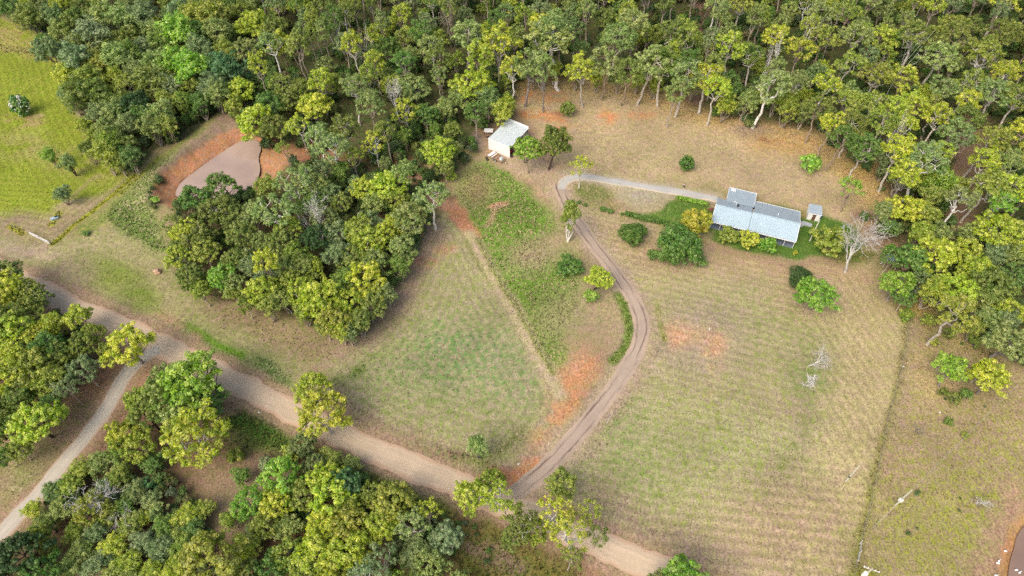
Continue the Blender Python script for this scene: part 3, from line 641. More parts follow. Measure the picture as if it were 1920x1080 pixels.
# ================================================================== TREES
def unit(v): return v / (np.linalg.norm(v, axis=-1, keepdims=True) + 1e-9)
def leaf_cloud(rng, centres, radii, per, size, flat=.8, up=.25, jit=.5, tone=None, elong=1.7):
    """leaf-sized rhombic faces over the skin of every puff; returns verts, faces, colour attribute"""
    n = len(centres); tot = n * per
    c = np.repeat(centres, per, 0); r = np.repeat(radii, per); pid = np.repeat(np.arange(n), per)
    d = rng.normal(size=(tot, 3)); d[:, 2] += up; d = unit(d)
    k = rng.uniform(.55, 1.08, tot)
    p = c + d * (r * k)[:, None] * np.array([1, 1, flat])
    nrm = unit(d + rng.normal(size=(tot, 3)) * jit * .6 + np.array([0, 0, .25]))
    a = unit(np.cross(nrm, rng.normal(size=(tot, 3)))); b = np.cross(nrm, a)
    s = size * rng.uniform(.6, 1.35, tot)
    a = a * (s * elong / 2)[:, None]; b = b * (s / 2)[:, None]
    v = np.stack([p - a, p - b, p + a, p + b], 1).reshape(-1, 3)
    f = np.arange(tot * 4).reshape(-1, 4)
    pt = rng.uniform(0, 1, n)
    col = np.stack([np.clip(pt[pid] * .7 + rng.uniform(0, .3, tot), 0, 1), np.clip(pt[pid] * .3 + rng.uniform(0, .7, tot), 0, 1), rng.uniform(0, 1, tot), np.ones(tot)], 1)
    return v, f, np.repeat(col, 4, 0)
def crown_mesh(name, v, f, col):
    me = mesh_np(name, v, f, M_LEAF)
    a = me.attributes.new("leaf", 'FLOAT_COLOR', 'POINT'); a.data.foreach_set("color", col.astype(np.float32).ravel())
    return me
def limb(rng, a, b, n=5, bend=.12, sag=0.0):
    a = np.array(a, float); b = np.array(b, float); L = np.linalg.norm(b - a)
    pts = [a + (b - a) * t for t in np.linspace(0, 1, n)]
    off = rng.normal(size=(n, 3)) * L * bend * .5
    for i in range(1, n - 1): pts[i] = pts[i] + off[i] + np.array([0, 0, sag * L * math.sin(math.pi * i / (n - 1))])
    return pts
def radii(r0, r1, n): return list(np.linspace(r0, r1, n))
PROTO = {}
def reg(kind, seed, crown_me, trunk_me, r0, h0, zc): PROTO.setdefault(kind, []).append(dict(crown=crown_me, trunk=trunk_me, r=r0, h=h0, zc=zc))
def mbmesh(b, name, mat):
    me = bpy.data.meshes.new(name); me.from_pydata(b.v, [], b.f); me.materials.append(mat)
    for p in me.polygons: p.use_smooth = True
    return me
def make_gum(kind, seed, h, cr, fork, nl, lob_r, npuff, puff_r, per, leaf, trunk_r, flat=.62, gap=.55, lean=.05, cz=None):
    rng = np.random.default_rng(seed)
    b = MB(); fx, fy = rng.normal(size=2) * h * lean
    fk = np.array([fx, fy, h * fork])
    tp = limb(rng, (0, 0, -.4), fk, 6, .04); b.tube(tp, radii(trunk_r * 1.25, trunk_r * .75, 6), 7, False)
    # lobes: foliage heads spread over the crown's dome
    lobes = []; tries = 0
    czm = h * (cz or (fork + .95) / 2); hh = h - czm
    while len(lobes) < nl and tries < 4000:
        tries += 1
        d = rng.normal(size=3); d = d / np.linalg.norm(d); d[2] = abs(d[2]) * 1.0 - .28
        k = rng.uniform(.45, 1.0) ** .6
        p = np.array([fx * 1.2, fy * 1.2, czm]) + d * k * np.array([cr - lob_r * .7, cr - lob_r * .7, hh - lob_r * .45])
        if p[2] < h * fork * .85: continue
        if all(np.linalg.norm((p - q[0]) * np.array([1, 1, 1.2])) > lob_r * (1 + gap * .55) for q in lobes): lobes.append((p, lob_r * rng.uniform(.55, 1.25)))
    C_, R_ = [], []
    groups = {}
    nm = max(3, nl // 3)
    mains = [lobes[i] for i in range(min(nm, len(lobes)))]
    midp = []
    for p, r in mains:
        t = p - np.array([0, 0, r * .35]); m = limb(rng, tp[-1], t, 6, .14, -.04)
        b.tube(m, radii(trunk_r * .68, trunk_r * .18, 6), 6, False); midp.append(m)
    for p, r in lobes[len(mains):]:
        best = min(((np.linalg.norm(q - p), q) for m in midp for q in m[2:5]), key=lambda t: t[0])[1]
        m = limb(rng, best, p - np.array([0, 0, r * .3]), 5, .16); b.tube(m, radii(trunk_r * .36, trunk_r * .10, 5), 5, False)
    for p, r in lobes:
        for j in range(max(3, int(npuff * (r / lob_r) ** 2))):
            d = rng.normal(size=3); d = d / np.linalg.norm(d); d[2] = d[2] * .9 + .25
            C_.append(p + d * r * rng.uniform(.45, .95) * np.array([1, 1, flat])); R_.append(puff_r * rng.uniform(.65, 1.3))
            if j % 2 == 0:
                b.tube([p - np.array([0, 0, r * .3]), (p + C_[-1]) / 2 + rng.normal(size=3) * .15, C_[-1]], radii(trunk_r * .1, .02, 3), 3, False)
    v, f, col = leaf_cloud(rng, np.array(C_), np.array(R_), per, leaf)
    rr = np.percentile(np.hypot(v[:, 0] - fx, v[:, 1] - fy), 96)
    reg(kind, seed, crown_mesh(kind + "_crown", v, f, col), mbmesh(b, kind + "_trunk", M_BARK), rr, float(np.percentile(v[:, 2], 99)), float((np.percentile(v[:, 2], 4) + np.percentile(v[:, 2], 97)) / 2))
def make_bush(kind, seed, h, r, npuff, puff_r, per, leaf, base=.12, stems=4, trunk_r=.12, shell=.55, streak=1.0, topness=0.0):
    rng = np.random.default_rng(seed); b = MB(); C_, R_ = [], []
    for i in range(npuff):
        d = rng.normal(size=3); d = d / np.linalg.norm(d)
        if rng.random() < .5: d[2] = abs(d[2])
        k = rng.uniform(shell, 1.0)
        c = np.array([0, 0, h * (base + 1) / 2]) + d * k * np.array([r - puff_r * .6, r - puff_r * .6, h * (1 - base) / 2 - puff_r * .5])
        c[:2] *= 1 + .22 * math.sin(3 * math.atan2(d[1], d[0]) + seed)
        C_.append(c); R_.append(puff_r * rng.uniform(.6, 1.35))
    for i in range(stems):
        t = C_[i] * np.array([.7, .7, .9]); pts = limb(rng, (0, 0, -.3), t, 5, .12); b.tube(pts, radii(trunk_r, trunk_r * .25, 5), 5, False)
    for i in range(stems, min(npuff, stems * 6)):
        b.tube(limb(rng, np.array([0, 0, h * .3]) + rng.normal(size=3) * .3, C_[i], 4, .12), radii(trunk_r * .35, .02, 4), 3, False)
    v, f, col = leaf_cloud(rng, np.array(C_), np.array(R_), per, leaf, flat=.85, elong=1.7 * streak)
    rr = np.percentile(np.hypot(v[:, 0], v[:, 1]), 97)
    reg(kind, seed, crown_mesh(kind + "_crown", v, f, col), mbmesh(b, kind + "_trunk", M_BARK), rr, float(v[:, 2].max()), h * (base + 1) / 2)
def make_dead(kind, seed, h, spread, trunk_r, levels=4, nch=(3, 3, 3, 3), first=.4, rmin=.05):
    rng = np.random.default_rng(seed); b = MB(); mx = [0]
    def grow(p, d, L, r, lev):
        n = 5; pts = [p]; q = p.copy(); dd = d.copy()
        for i in range(n - 1):
            dd = unit(dd + rng.normal(size=3) * .22 + np.array([0, 0, .05])); q = q + dd * L / (n - 1); pts.append(q)
        r1 = r * .45
        b.tube(pts, radii(r, r1, n), 6 if lev < 2 else 3, False); mx[0] = max(mx[0], abs(q[0]), abs(q[1]))
        if lev < levels:
            for k in range(nch[min(lev, len(nch) - 1)]):
                az = rng.uniform(0, 2 * math.pi); sp = spread * rng.uniform(.6, 1.2)
                side = unit(np.cross(dd, rng.normal(size=3)))
                nd = unit(dd * math.cos(sp) + side * math.sin(sp)); j = rng.integers(2, n)
                grow(pts[j], nd, L * rng.uniform(.5, .8), max(rmin, r1 * rng.uniform(.7, 1.05)), lev + 1)
    grow(np.array([0, 0, -.3]), np.array([0, 0, 1.0]), h * first, trunk_r, 0)
    top = max(v[2] for v in b.v)
    reg(kind, seed, None, mbmesh(b, kind, M_BARK), max(.5, float(np.percentile([math.hypot(v[0], v[1]) for v in b.v], 97))), top, top * .62)
for s in range(12): make_gum("round", 100 + s, h=11, cr=4.8, fork=.30, nl=19, lob_r=1.5, npuff=12, puff_r=.54, per=42, leaf=.225, trunk_r=.24, gap=.35)
for s in range(9): make_gum("open", 200 + s, h=16, cr=4.3, fork=.50, nl=16, lob_r=1.25, npuff=10, puff_r=.50, per=30, leaf=.21, trunk_r=.25, gap=.75, lean=.03, flat=.75)
for s in range(3): make_gum("sparse", 250 + s, h=13, cr=4.4, fork=.36, nl=15, lob_r=1.1, npuff=8, puff_r=.45, per=24, leaf=.21, trunk_r=.23, gap=1.0, lean=.05, flat=.8)
for s in range(9): make_gum("tall", 270 + s, h=17, cr=3.5, fork=.42, nl=17, lob_r=1.05, npuff=10, puff_r=.46, per=28, leaf=.20, trunk_r=.23, gap=.75, lean=.03, flat=.95)
for s in range(6): make_bush("fine", 300 + s, h=9, r=2.9, npuff=110, puff_r=.58, per=36, leaf=.17, base=.22, stems=5, trunk_r=.13, shell=.35, streak=1.4)
for s in range(2): make_bush("mango", 400 + s, h=8.2, r=5.0, npuff=420, puff_r=.70, per=40, leaf=.25, base=.02, stems=4, trunk_r=.3, shell=.55)
for s in range(2): make_bush("citrus", 420 + s, h=5.0, r=2.7, npuff=95, puff_r=.45, per=42, leaf=.24, base=.1, stems=3, trunk_r=.12, shell=.6)
for s in range(5): make_bush("shrub", 440 + s, h=3.0, r=1.8, npuff=34, puff_r=.48, per=34, leaf=.22, base=.0, stems=4, trunk_r=.06, shell=.5)
for s in range(3): make_dead("dead", 500 + s, 15, .62, .33, 4, (6, 5, 4, 2), .46, .042)
for s in range(2): make_dead("deadlow", 520 + s, 7, .85, .18, 4, (6, 4, 3, 2), .34, .026)
make_dead("deadsnag", 540, 14, .6, .22, 3, (3, 2, 2), .6)
print("protos", round(time.time() - T0, 1), sum(len(p['crown'].polygons) * 2 for k in PROTO.values() for p in k if p['crown']))

COL = dict(mgreen=(.13, .27, .025), lime=(.50, .60, .012), bright=(.29, .52, .02), green=(.15, .30, .03), olive=(.235, .32, .032), sage=(.33, .44, .10), grey=(.27, .37, .135),
           dark=(.07, .15, .028), yellow=(.54, .56, .015), yolive=(.35, .43, .03), teal=(.15, .33, .10), pale=(.46, .50, .33))
WORD = dict(mgreen="dark green", lime="lime-green", bright="bright green", green="mid-green", olive="olive-green", sage="sage-green", grey="grey-green", dark="dark green",
            yellow="yellow-leaved", yolive="yellowish olive", teal="blue-green", pale="pale silvery")
KIND = dict(round=("gum_tree", "broad-crowned gum"), open=("gum_tree", "tall open-crowned gum"), tall=("gum_tree", "tall narrow-crowned gum"), sparse=("gum_tree", "thin-crowned gum"), fine=("wattle_tree", "feathery wattle"),
            mango=("mango_tree", "dense domed fruit tree"), citrus=("garden_tree", "round garden tree"), shrub=("shrub", "leafy shrub"),
            dead=("dead_tree", "bare dead gum tree"), deadlow=("dead_tree", "bare dead bush"), deadsnag=("dead_tree", "bare dead snag"))
BARKS = dict(grey2=(.60, .58, .54), bleached=(.80, .74, .66), pale=(.60, .55, .47), tan=(.38, .30, .22), dark=(.075, .055, .045), white=(.82, .79, .74), grey=(.30, .27, .25))
TREES = []
trng = random.Random(11)
def tree(u, v, rp, kind, col, zone, h=None, bark=None, label=None, wh=None):
    """crown centre at survey point (u,v), crown radius rp there"""
    p = trng.choice(PROTO[kind]) if not isinstance(kind, tuple) else None
    hh = h
    for _ in range(4):
        zc = (hh or p['h']) * p['zc'] / p['h']; x, y = W(u, v, zc); r = rp * depth(x, y, zc) / FPX
        if h is None:
            s = r / p['r']
            hh = {'round': p['h'] * (.35 + .65 * s), 'open': p['h'] * (.55 + .45 * s), 'tall': p['h'] * (.55 + .45 * s), 'sparse': p['h'] * (.5 + .5 * s), 'fine': p['h'] * (.3 + .7 * s) * (.62 if v > 840 else 1)}.get(kind, p['h'] * s)
    TREES.append(dict(x=x, y=y, r=r, h=hh, kind=kind, col=col, zone=zone, bark=bark, p=p, label=label, u=u, v=v))
    return TREES[-1]
def rows(zone, kind, txt):
    """'u v r colour; ...'"""
    for t in txt.split(";"):
        t = t.split()
        if not t: continue
        k = t[4] if len(t) > 4 else kind
        tree(float(t[0]), float(t[1]), float(t[2]), k, t[3], zone)
Z1 = "in the grove left of the side road"
rows(Z1, "round", "5 540 38 lime;42 540 30 sage;98 655 30 yolive;145 642 26 lime;62 622 32 lime;20 655 36 lime;92 762 24 lime;28 838 24 lime;18 505 36 sage;10 560 34 lime;52 575 30 sage;72 555 22 bright;15 625 44 lime;84 642 40 green;150 588 27 green;172 622 25 bright;60 672 44 yolive;12 700 44 lime;118 662 26 lime;158 692 32 lime;236 640 46 lime;"
     "88 705 32 yolive;30 745 34 olive;57 782 48 lime;18 800 30 yolive;8 850 22 lime;100 610 26 sage fine;50 620 30 lime;-25 600 50 olive;-30 700 50 lime;-30 790 40 olive;120 720 24 sage sparse;35 660 30 olive;195 655 20 green")
Z2 = "between the side road and the main road"
rows(Z2, "round", "362 698 62 bright;302 740 46 olive;240 805 34 lime;366 812 60 lime;276 775 36 olive;330 772 36 sage;318 700 34 sage;395 740 34 green;262 742 30 olive;225 835 26 olive;258 838 30 dark;285 868 24 grey fine;232 872 18 pale fine")
Z3 = "right of the side road's lower bend"
rows(Z3, "fine", "188 868 28 olive;152 880 24 olive;130 912 24 olive;222 895 26 green;196 918 24 yolive;252 925 24 olive;100 920 22 olive;62 955 20 green;112 958 24 olive;86 985 26 olive;235 948 24 bright;205 965 26 olive;"
     "277 912 20 teal shrub;283 935 20 lime;268 972 18 lime;310 985 24 olive;295 958 20 green;245 985 26 olive;180 1000 26 olive;215 1022 28 dark;268 1015 24 yolive;300 1030 26 olive;152 1035 28 green;180 1062 26 bright;240 1060 28 olive;"
     "285 1070 24 yolive;330 1062 24 dark;140 1000 22 grey;352 965 26 sage;335 1000 20 bright;362 990 22 grey;95 1035 20 green;345 1025 24 dark;125 1065 30 green;215 1085 30 olive;320 1090 26 bright;250 1092 24 lime;380 955 22 dark")
rows(Z3, "round", "35 1030 50 dark;70 1075 40 green;66 1010 24 olive;-30 1070 50 dark;170 948 34 yolive")
Z4 = "in the wood at the bottom of the photo"
rows(Z4, "round", "405 1045 64 yolive;452 892 20 lime fine;462 935 34 bright;524 898 44 bright;512 950 34 lime;497 985 28 yolive;598 895 40 lime;655 905 34 teal;572 925 32 lime;625 940 46 lime;600 985 42 lime;648 985 42 yolive;"
     "600 1030 46 lime;655 1035 44 lime;705 985 36 lime;735 950 44 yolive;766 985 36 sage sparse;800 955 26 olive sparse;832 1010 34 grey;780 1035 34 sage fine;822 1060 34 sage;720 1040 34 grey sparse;548 1030 36 yolive;560 1075 40 yolive;"
     "690 1080 40 grey sparse;505 1060 34 green;470 1075 34 olive;745 1085 30 lime;620 1085 40 lime;790 1090 30 pale fine;430 975 20 dark fine;535 985 30 grey fine;475 1000 24 green fine;690 930 28 yolive;585 870 24 olive;460 1030 30 dark fine;"
     "440 855 18 yolive shrub;855 1085 24 olive;500 870 18 grey shrub;660 870 20 green fine")
Z5 = "on the verge beside the main road"
rows(Z5, "round", "605 772 52 lime;592 722 40 lime;574 822 26 lime;878 925 34 lime;934 922 34 lime sparse;985 975 34 olive sparse;1046 900 30 olive;1005 990 30 bright;1040 965 38 lime sparse;1076 995 42 lime sparse;960 960 28 sage sparse;1100 955 30 lime sparse;"
     "925 900 26 bright;620 860 24 olive fine;545 850 20 yolive shrub;1288 1074 50 bright;1240 1085 26 lime;960 1000 26 bright;1070 1040 26 olive sparse;1120 1000 22 olive sparse")
tree(895, 833, 22, "fine", "sage", "beside the main road", h=9, label="slim feathery sage-green tree standing alone at the lower edge of the west paddock")
Z6 = "in the wood below the brown dam"
rows(Z6, "round", "417 345 34 green;372 370 32 green;400 392 38 olive;345 438 32 lime;382 440 34 olive;385 475 30 lime;336 478 28 bright;358 512 28 bright;410 520 32 bright;432 492 28 olive;458 485 26 olive;480 545 34 lime;470 505 24 green fine;"
     "524 445 30 olive;492 450 24 dark;562 478 28 sage;545 425 30 sage;545 335 40 sage sparse;590 340 34 sage;575 378 28 lime;622 355 24 lime;642 378 22 lime;632 432 30 green;662 418 36 yolive;628 470 30 lime;690 450 36 lime;718 438 30 green;"
     "708 485 30 lime;748 462 30 lime;722 348 40 lime;682 345 28 lime;765 398 38 sage;742 372 28 olive;702 382 28 lime;602 545 42 lime;588 508 24 lime;560 545 34 lime;640 520 30 green;688 522 42 lime;660 562 34 lime;628 590 36 yolive;"
     "690 572 28 green;675 602 24 sage fine;570 588 20 dark fine;725 550 20 bright fine;600 440 34 dark;570 510 30 dark;520 500 30 dark;650 480 30 dark;600 400 28 dark;440 440 30 dark;470 400 30 green;500 350 24 olive fine;668 350 20 green fine;"
     "690 410 28 green;735 415 26 dark;440 530 26 bright;460 570 22 green;505 575 22 dark fine;640 620 22 olive fine;530 555 26 green;345 485 24 bright;378 545 22 green;440 400 28 olive;330 460 20 lime;610 610 22 bright;655 625 18 grey fine;318 420 22 yolive sparse;"
     "545 525 26 green;500 520 26 green;700 540 26 lime;665 530 28 yolive;748 500 22 bright fine;430 545 20 green")
tree(499, 490, 26, "open", "lime", Z6, h=15, label="lime-green gum on a long slender pale trunk standing out of the wood's lower side")
tree(510, 388, 46, "sparse", "sage", Z6, h=13, bark="white")
Z7 = "along the red track above the dark wood"
rows(Z7, "round", "758 312 26 sage open;808 355 34 sage open;818 285 34 lime;873 268 18 bright citrus;848 245 18 bright fine;816 245 14 teal fine;852 280 16 dark fine;700 258 28 lime sparse;757 198 30 lime sparse;628 265 34 sage open;"
     "662 292 22 sage sparse;592 252 30 sage open;640 232 30 olive open;532 275 18 sage sparse;478 218 42 lime;522 232 32 olive;560 228 30 lime sparse;590 195 34 lime;500 265 14 dark shrub;836 312 20 bright;725 242 22 olive open;800 215 26 olive;"
     "895 150 40 lime;870 178 28 dark;915 190 26 bright fine;940 212 24 olive fine;950 195 18 green fine;450 165 30 lime;640 318 20 dark fine;600 310 22 sage;560 320 22 sage sparse;720 300 14 sage sparse;780 160 34 sage;690 190 32 sage open;835 205 22 green fine;"
     "735 158 26 olive;660 160 30 sage open;610 150 28 lime;550 180 34 olive;500 190 30 green;845 330 12 lime shrub;760 255 16 olive fine;780 275 12 olive shrub")
tree(990, 280, 31, "round", "bright", "", h=10.5, label="dense bright green tree overhanging the open end of the white shed")
tree(1031, 262, 32, "round", "olive", "", h=13, bark="dark", label="olive-green gum with forked blackish trunk just right of the white shed")
tree(1090, 310, 25, "sparse", "lime", "", h=9.5, bark="pale", label="small lime-green gum at the start of the pale house driveway")
tree(1064, 205, 16, "citrus", "olive", "", label="round olive bush alone in the bare clearing above the shed")
tree(1287, 307, 15, "shrub", "green", "", label="low dark green shrub in the middle of the dry clearing")
tree(1520, 306, 21, "shrub", "bright", "", label="scraggy bright green shrub towards the right end of the clearing")
tree(1600, 350, 28, "sparse", "bright", "", h=10, bark="tan", label="flat-topped bright green gum behind the small cabin in yellow grass")
tree(1068, 408, 20, "fine", "yolive", "", h=13, bark="white", label="slender gum with white lower trunk beside the driveway bend")
tree(1187, 440, 26, "mango", "mgreen", "", label="medium dark fruit tree below the garden hedge, left of the largest one", h=5)
tree(1270, 461, 43, "mango", "mgreen", "", h=9.5, label="largest dark domed fruit tree, below the lawn left of the house")
tree(1224, 478, 12, "shrub", "green", "", label="dark bush joined to the lower left foot of the largest domed tree")
tree(1313, 492, 13, "shrub", "green", "", label="small green bush at the right foot of the largest domed tree")
tree(1304, 417, 31, "citrus", "yellow", "", label="bright yellow-leaved tree on the lawn at the left end of the house")
tree(1365, 440, 21, "citrus", "yolive", "", label="olive-yellow tree half bare on top, leftmost in front of the verandah", h=4.2)
tree(1404, 448, 21, "citrus", "yellow", "", label="golden-yellow tree in the middle of the three before the verandah", h=4.6)
tree(1441, 459, 18, "citrus", "bright", "", label="green garden tree rightmost of the three before the verandah", h=4)
tree(1556, 450, 36, "citrus", "yolive", "", label="spreading yellow-green tree on the lawn between cabin and dead gum", h=7)
tree(1491, 474, 5, "shrub", "yellow", "", label="tiny yellow sapling off the right corner of the verandah")
tree(1500, 520, 23, "mango", "dark", "", label="dark glossy round tree touching a lime-green one in the east paddock")
tree(1537, 546, 41, "round", "bright", "", h=8, label="bright green spreading tree touching a dark round one in the east paddock")
tree(1066, 499, 27, "citrus", "green", "", label="squat dark green tree on the left of the driveway curve", h=4)
tree(1117, 515, 27, "round", "lime", "", h=6.5, label="lime and green tree right beside the driveway curve")
tree(1108, 556, 15, "shrub", "bright", "", label="small green bush just below the pair of trees at the driveway curve")
tree(36, 197, 19, "shrub", "green", "", label="flowering shrub dotted with white blossom alone in the bright left field")
tree(86, 82, 24, "mango", "green", "", label="dense dark bush at the top corner of the bright left field")
tree(93, 292, 17, "fine", "bright", "", h=7, label="bright light-green sapling, left one of a pair in the left field")
tree(127, 305, 17, "fine", "sage", "", h=7, bark="dark", label="sage-green sapling with leaning dark stem, right one of a pair in the left field")
tree(115, 364, 18, "fine", "grey", "", h=6, label="wispy grey-green sapling near the gate in the left field")
tree(162, 438, 8, "shrub", "green", "", label="low green clump of weeds right of the field gate", h=.9)
tree(292, 378, 9, "shrub", "bright", "", label="bright green weed clump on the bank below the dam", h=1.6)
tree(335, 430, 9, "shrub", "yolive", "", label="straggly yellowish shrub at the lower end of the dam bank")
Z8 = "in the right-edge stand below the house"
rows(Z8, "round", "1674 482 24 bright;1712 388 34 lime;1738 402 28 olive;1765 475 44 lime;1815 470 36 lime;1828 505 34 lime;1790 535 40 lime;1712 488 34 green;1690 525 34 bright;1700 555 22 bright;1750 545 28 olive fine;1800 570 42 yolive open;1880 528 44 olive;1888 425 46 lime;"
     "1905 470 30 bright;1895 630 46 sage;1792 690 32 bright;1868 702 36 lime;1845 690 20 lime;1905 580 30 bright;1790 745 14 olive shrub;1812 738 12 green shrub;1770 735 10 olive shrub;1725 440 26 teal fine;1760 440 22 teal fine;1740 520 22 olive;"
     "1850 560 26 dark fine;1855 600 24 olive fine;1860 480 26 dark fine;1910 520 30 olive;1920 440 26 lime;1670 470 14 bright shrub;1620 405 10 green shrub;1700 590 14 yolive shrub;1740 600 14 yolive shrub;1780 625 12 olive shrub;1830 640 14 olive shrub;1750 640 10 yolive shrub;1810 815 8 yolive shrub;1780 790 9 olive shrub;1830 615 18 olive fine;1885 600 22 dark fine")
Z9 = "in the forest right of the clearing"
rows(Z9, "open", "1660 225 32 yolive;1690 280 34 lime;1745 290 40 sage;1700 230 26 lime;1620 270 34 green;1580 250 30 green;1560 225 28 lime;1600 190 30 yolive;1640 180 28 yolive;1790 235 34 sage;1760 215 30 lime;1720 195 28 lime;1830 220 30 olive;1860 250 34 yolive;"
     "1850 300 30 lime;1900 300 34 sage;1855 340 34 yolive;1900 350 34 lime;1880 375 28 bright;1760 340 30 bright fine;1730 330 26 olive fine;1690 330 24 olive fine;1665 305 22 green fine;1745 370 24 teal fine;1915 240 30 lime;1910 180 34 yolive;1870 165 34 sage;"
     "1820 150 34 yolive;1770 160 30 sage;1650 130 30 yolive;1700 140 32 lime;1500 150 30 sage;1440 150 40 sage;1455 185 22 green fine;1400 190 24 green fine;1360 195 22 green fine;1330 130 36 lime;1345 160 28 lime;1480 200 26 sage fine;1510 210 22 sage fine;"
     "1540 195 26 olive;1550 150 28 lime;1590 110 30 yolive;1610 60 32 sage;1760 90 36 sage;1800 60 36 olive;1850 90 34 yolive;1895 60 34 olive;1725 60 40 olive;1660 70 30 lime;1545 60 32 yolive;1500 90 28 lime;1460 60 28 lime;1375 75 34 lime;1420 100 28 olive")
Z10 = "in the forest above the clearing"
rows(Z10, "tall", "1285 130 34 sage;1250 110 34 olive;1210 105 34 sage;1175 120 28 olive;1140 100 34 sage;1100 120 28 lime;1055 60 44 sage;1020 80 30 olive;985 110 34 sage;1150 60 34 sage;1200 40 36 sage;1250 50 32 olive;1080 140 18 olive fine;1120 145 18 green fine;"
     "1160 145 18 olive fine;1000 135 20 green fine;960 120 26 lime;930 75 40 lime;900 100 30 lime;870 60 34 sage;1230 155 18 green fine;1265 165 22 sage;1300 160 18 olive fine;950 150 16 dark fine;1040 135 18 green fine;1195 150 16 green fine")
Z11 = "in the grey-green thicket at top left"
rows(Z11, "fine", "145 110 34 grey;175 65 34 grey;165 145 30 yolive;150 175 34 olive;200 80 24 lime;180 175 30 olive;215 110 30 sage;240 100 28 olive;235 160 34 yolive round;275 155 34 olive;260 195 28 dark;210 210 26 grey;185 215 24 olive;300 215 28 sage;"
     "320 165 26 grey;290 120 30 sage;330 115 34 bright;360 130 38 bright;330 60 36 bright;300 80 30 olive;370 90 28 grey;395 165 28 grey;425 130 36 teal;410 60 30 sage;455 90 30 sage round;470 45 34 lime round;400 30 34 yolive;365 30 30 yolive;"
     "440 200 18 sage;410 180 24 pale;375 195 20 pale;265 215 24 grey;240 270 20 teal;205 275 30 yolive;165 280 16 sage;235 235 24 olive;210 255 26 olive;195 290 26 olive;245 295 22 green;285 235 26 sage;315 235 22 pale;205 250 16 lime;160 235 18 pale;"
     "195 240 22 yolive;130 180 22 grey;125 140 22 yolive;230 40 30 sage;270 30 32 grey;190 30 30 sage;140 40 30 olive;110 60 24 olive;60 30 26 olive;20 15 24 olive;150 80 24 sage;345 190 22 dark;310 190 22 olive;350 160 24 olive;180 120 26 yolive;420 95 24 green;"
     "250 130 22 dark;215 145 22 olive;270 90 24 teal;305 145 24 grey;230 195 22 dark;380 60 26 green;340 20 26 grey;100 30 24 green;395 110 22 olive;285 60 24 sage;175 255 16 yolive;220 300 18 green")
tree(1022, 122, 26, "sparse", "sage", "", h=19, bark="grey", label="tall grey-trunked gum with thin crown rooted at the top left of the clearing")
tree(1028, 386, 16, "deadsnag", "sage", "", h=9.5, bark="tan", label="thin bare snag standing in the green strip left of the driveway")
tree(1620, 448, 66, "dead", "sage", "", h=18, bark="grey2", label="large bleached dead gum with many limbs beside the house lawn")
tree(1527, 668, 38, "dead", "sage", "", h=6.5, bark="white", label="larger white leafless bush in the middle of the east paddock")
tree(1528, 714, 26, "deadlow", "sage", "", h=2.6, bark="white", label="smaller white leafless bush just below the larger one in the paddock")
tree(1841, 936, 20, "deadlow", "sage", "", h=2.6, bark="white", label="white leafless bush near the pond in the lower right corner")
tree(1722, 800, 15, "deadlow", "sage", "", h=1.8, bark="grey", label="fallen grey branches lying in the weedy right-hand paddock")
tree(178, 942, 62, "dead", "sage", "", h=9.5, bark="white", label="bleached dead gum spreading over olive scrub in the lower left corner")
tree(590, 395, 34, "dead", "sage", "", h=15, bark="white", label="white dead limbs rising out of the wood below the dam")
tree(1515, 52, 26, "deadsnag", "sage", "", h=24, bark="white", label="white antler-like snag at the top of the forest, left of two")
tree(1565, 55, 24, "deadsnag", "sage", "", h=23, bark="pale", label="twisted pale snag at the top of the forest, right of two")
tree(1465, 100, 24, "deadlow", "sage", "", h=20, bark="white", label="tangled whitish dead crown above the right end of the clearing")
tree(1700, 100, 26, "deadsnag", "sage", "", h=24, bark="white", label="long white leaning snag in the middle of the right-hand forest")
tree(1692, 243, 20, "dead", "sage", "", h=20, bark="white", label="white forked snag just above the right-hand corner of the clearing")
tree(1822, 160, 22, "deadsnag", "sage", "", h=22, bark="white", label="grey-white snag near the upper right forest track")
tree(690, 70, 28, "deadlow", "sage", "", h=17, bark="pale", label="sprawling grey dead crown in the forest above the dam")
tree(740, 170, 24, "dead", "sage", "", h=17, bark="white", label="white-limbed half-dead gum in the forest left of the shed")
tree(850, 30, 28, "dead", "sage", "", h=23, bark="tan", label="brownish bare gum at the top centre of the forest")
tree(1045, 45, 34, "open", "sage", "", h=24, bark="white", label="tallest gum with straight white trunk above the clearing's upper edge")
NHAND = len(TREES)

# ---- fill the woods between the surveyed trees
frng = random.Random(5)
occ = [(t['x'], t['y'], t['r']) for t in TREES]
cell = {}
def addocc(x, y, r): cell.setdefault((int(x // 12), int(y // 12)), []).append((x, y, r))
for o in occ: addocc(*o)
def free(x, y, r, k):
    cx, cy = int(x // 12), int(y // 12)
    for i in (-1, 0, 1):
        for j in (-1, 0, 1):
            for (a, b, c) in cell.get((cx + i, cy + j), ()):
                if (a - x) ** 2 + (b - y) ** 2 < (k * (c + r)) ** 2: return False
    return True
def inpoly(x, y, P): return bool(inside(np.array([x]), np.array([y]), P)[0])
FN = WP(FOREST_N)
FNT = [WP([(1760, 470), (1775, 400), (1782, 330), (1785, 290), (1800, 230), (1868, 230), (1850, 300), (1845, 370), (1850, 470)])]
def zone_of(u, v):
    if u < 480: return Z11 if v < 260 else Z7
    row = "back rows" if v < 40 else ("middle rows" if v < 120 else "front rows")
    if u < 700: return "in forest above the dam, " + row
    if u < 960: return "in forest above the shed, " + row
    if u < 1320: return "in forest above the clearing, " + row
    if u < 1640: return "in forest above the house, " + row
    return "in forest at upper right, " + row
PAL = {0: ["grey", "olive", "sage", "green", "yolive", "teal"], 1: ["sage", "olive", "lime", "green", "yolive"], 2: ["yolive", "lime", "olive", "sage", "yolive"]}
n_try = 0
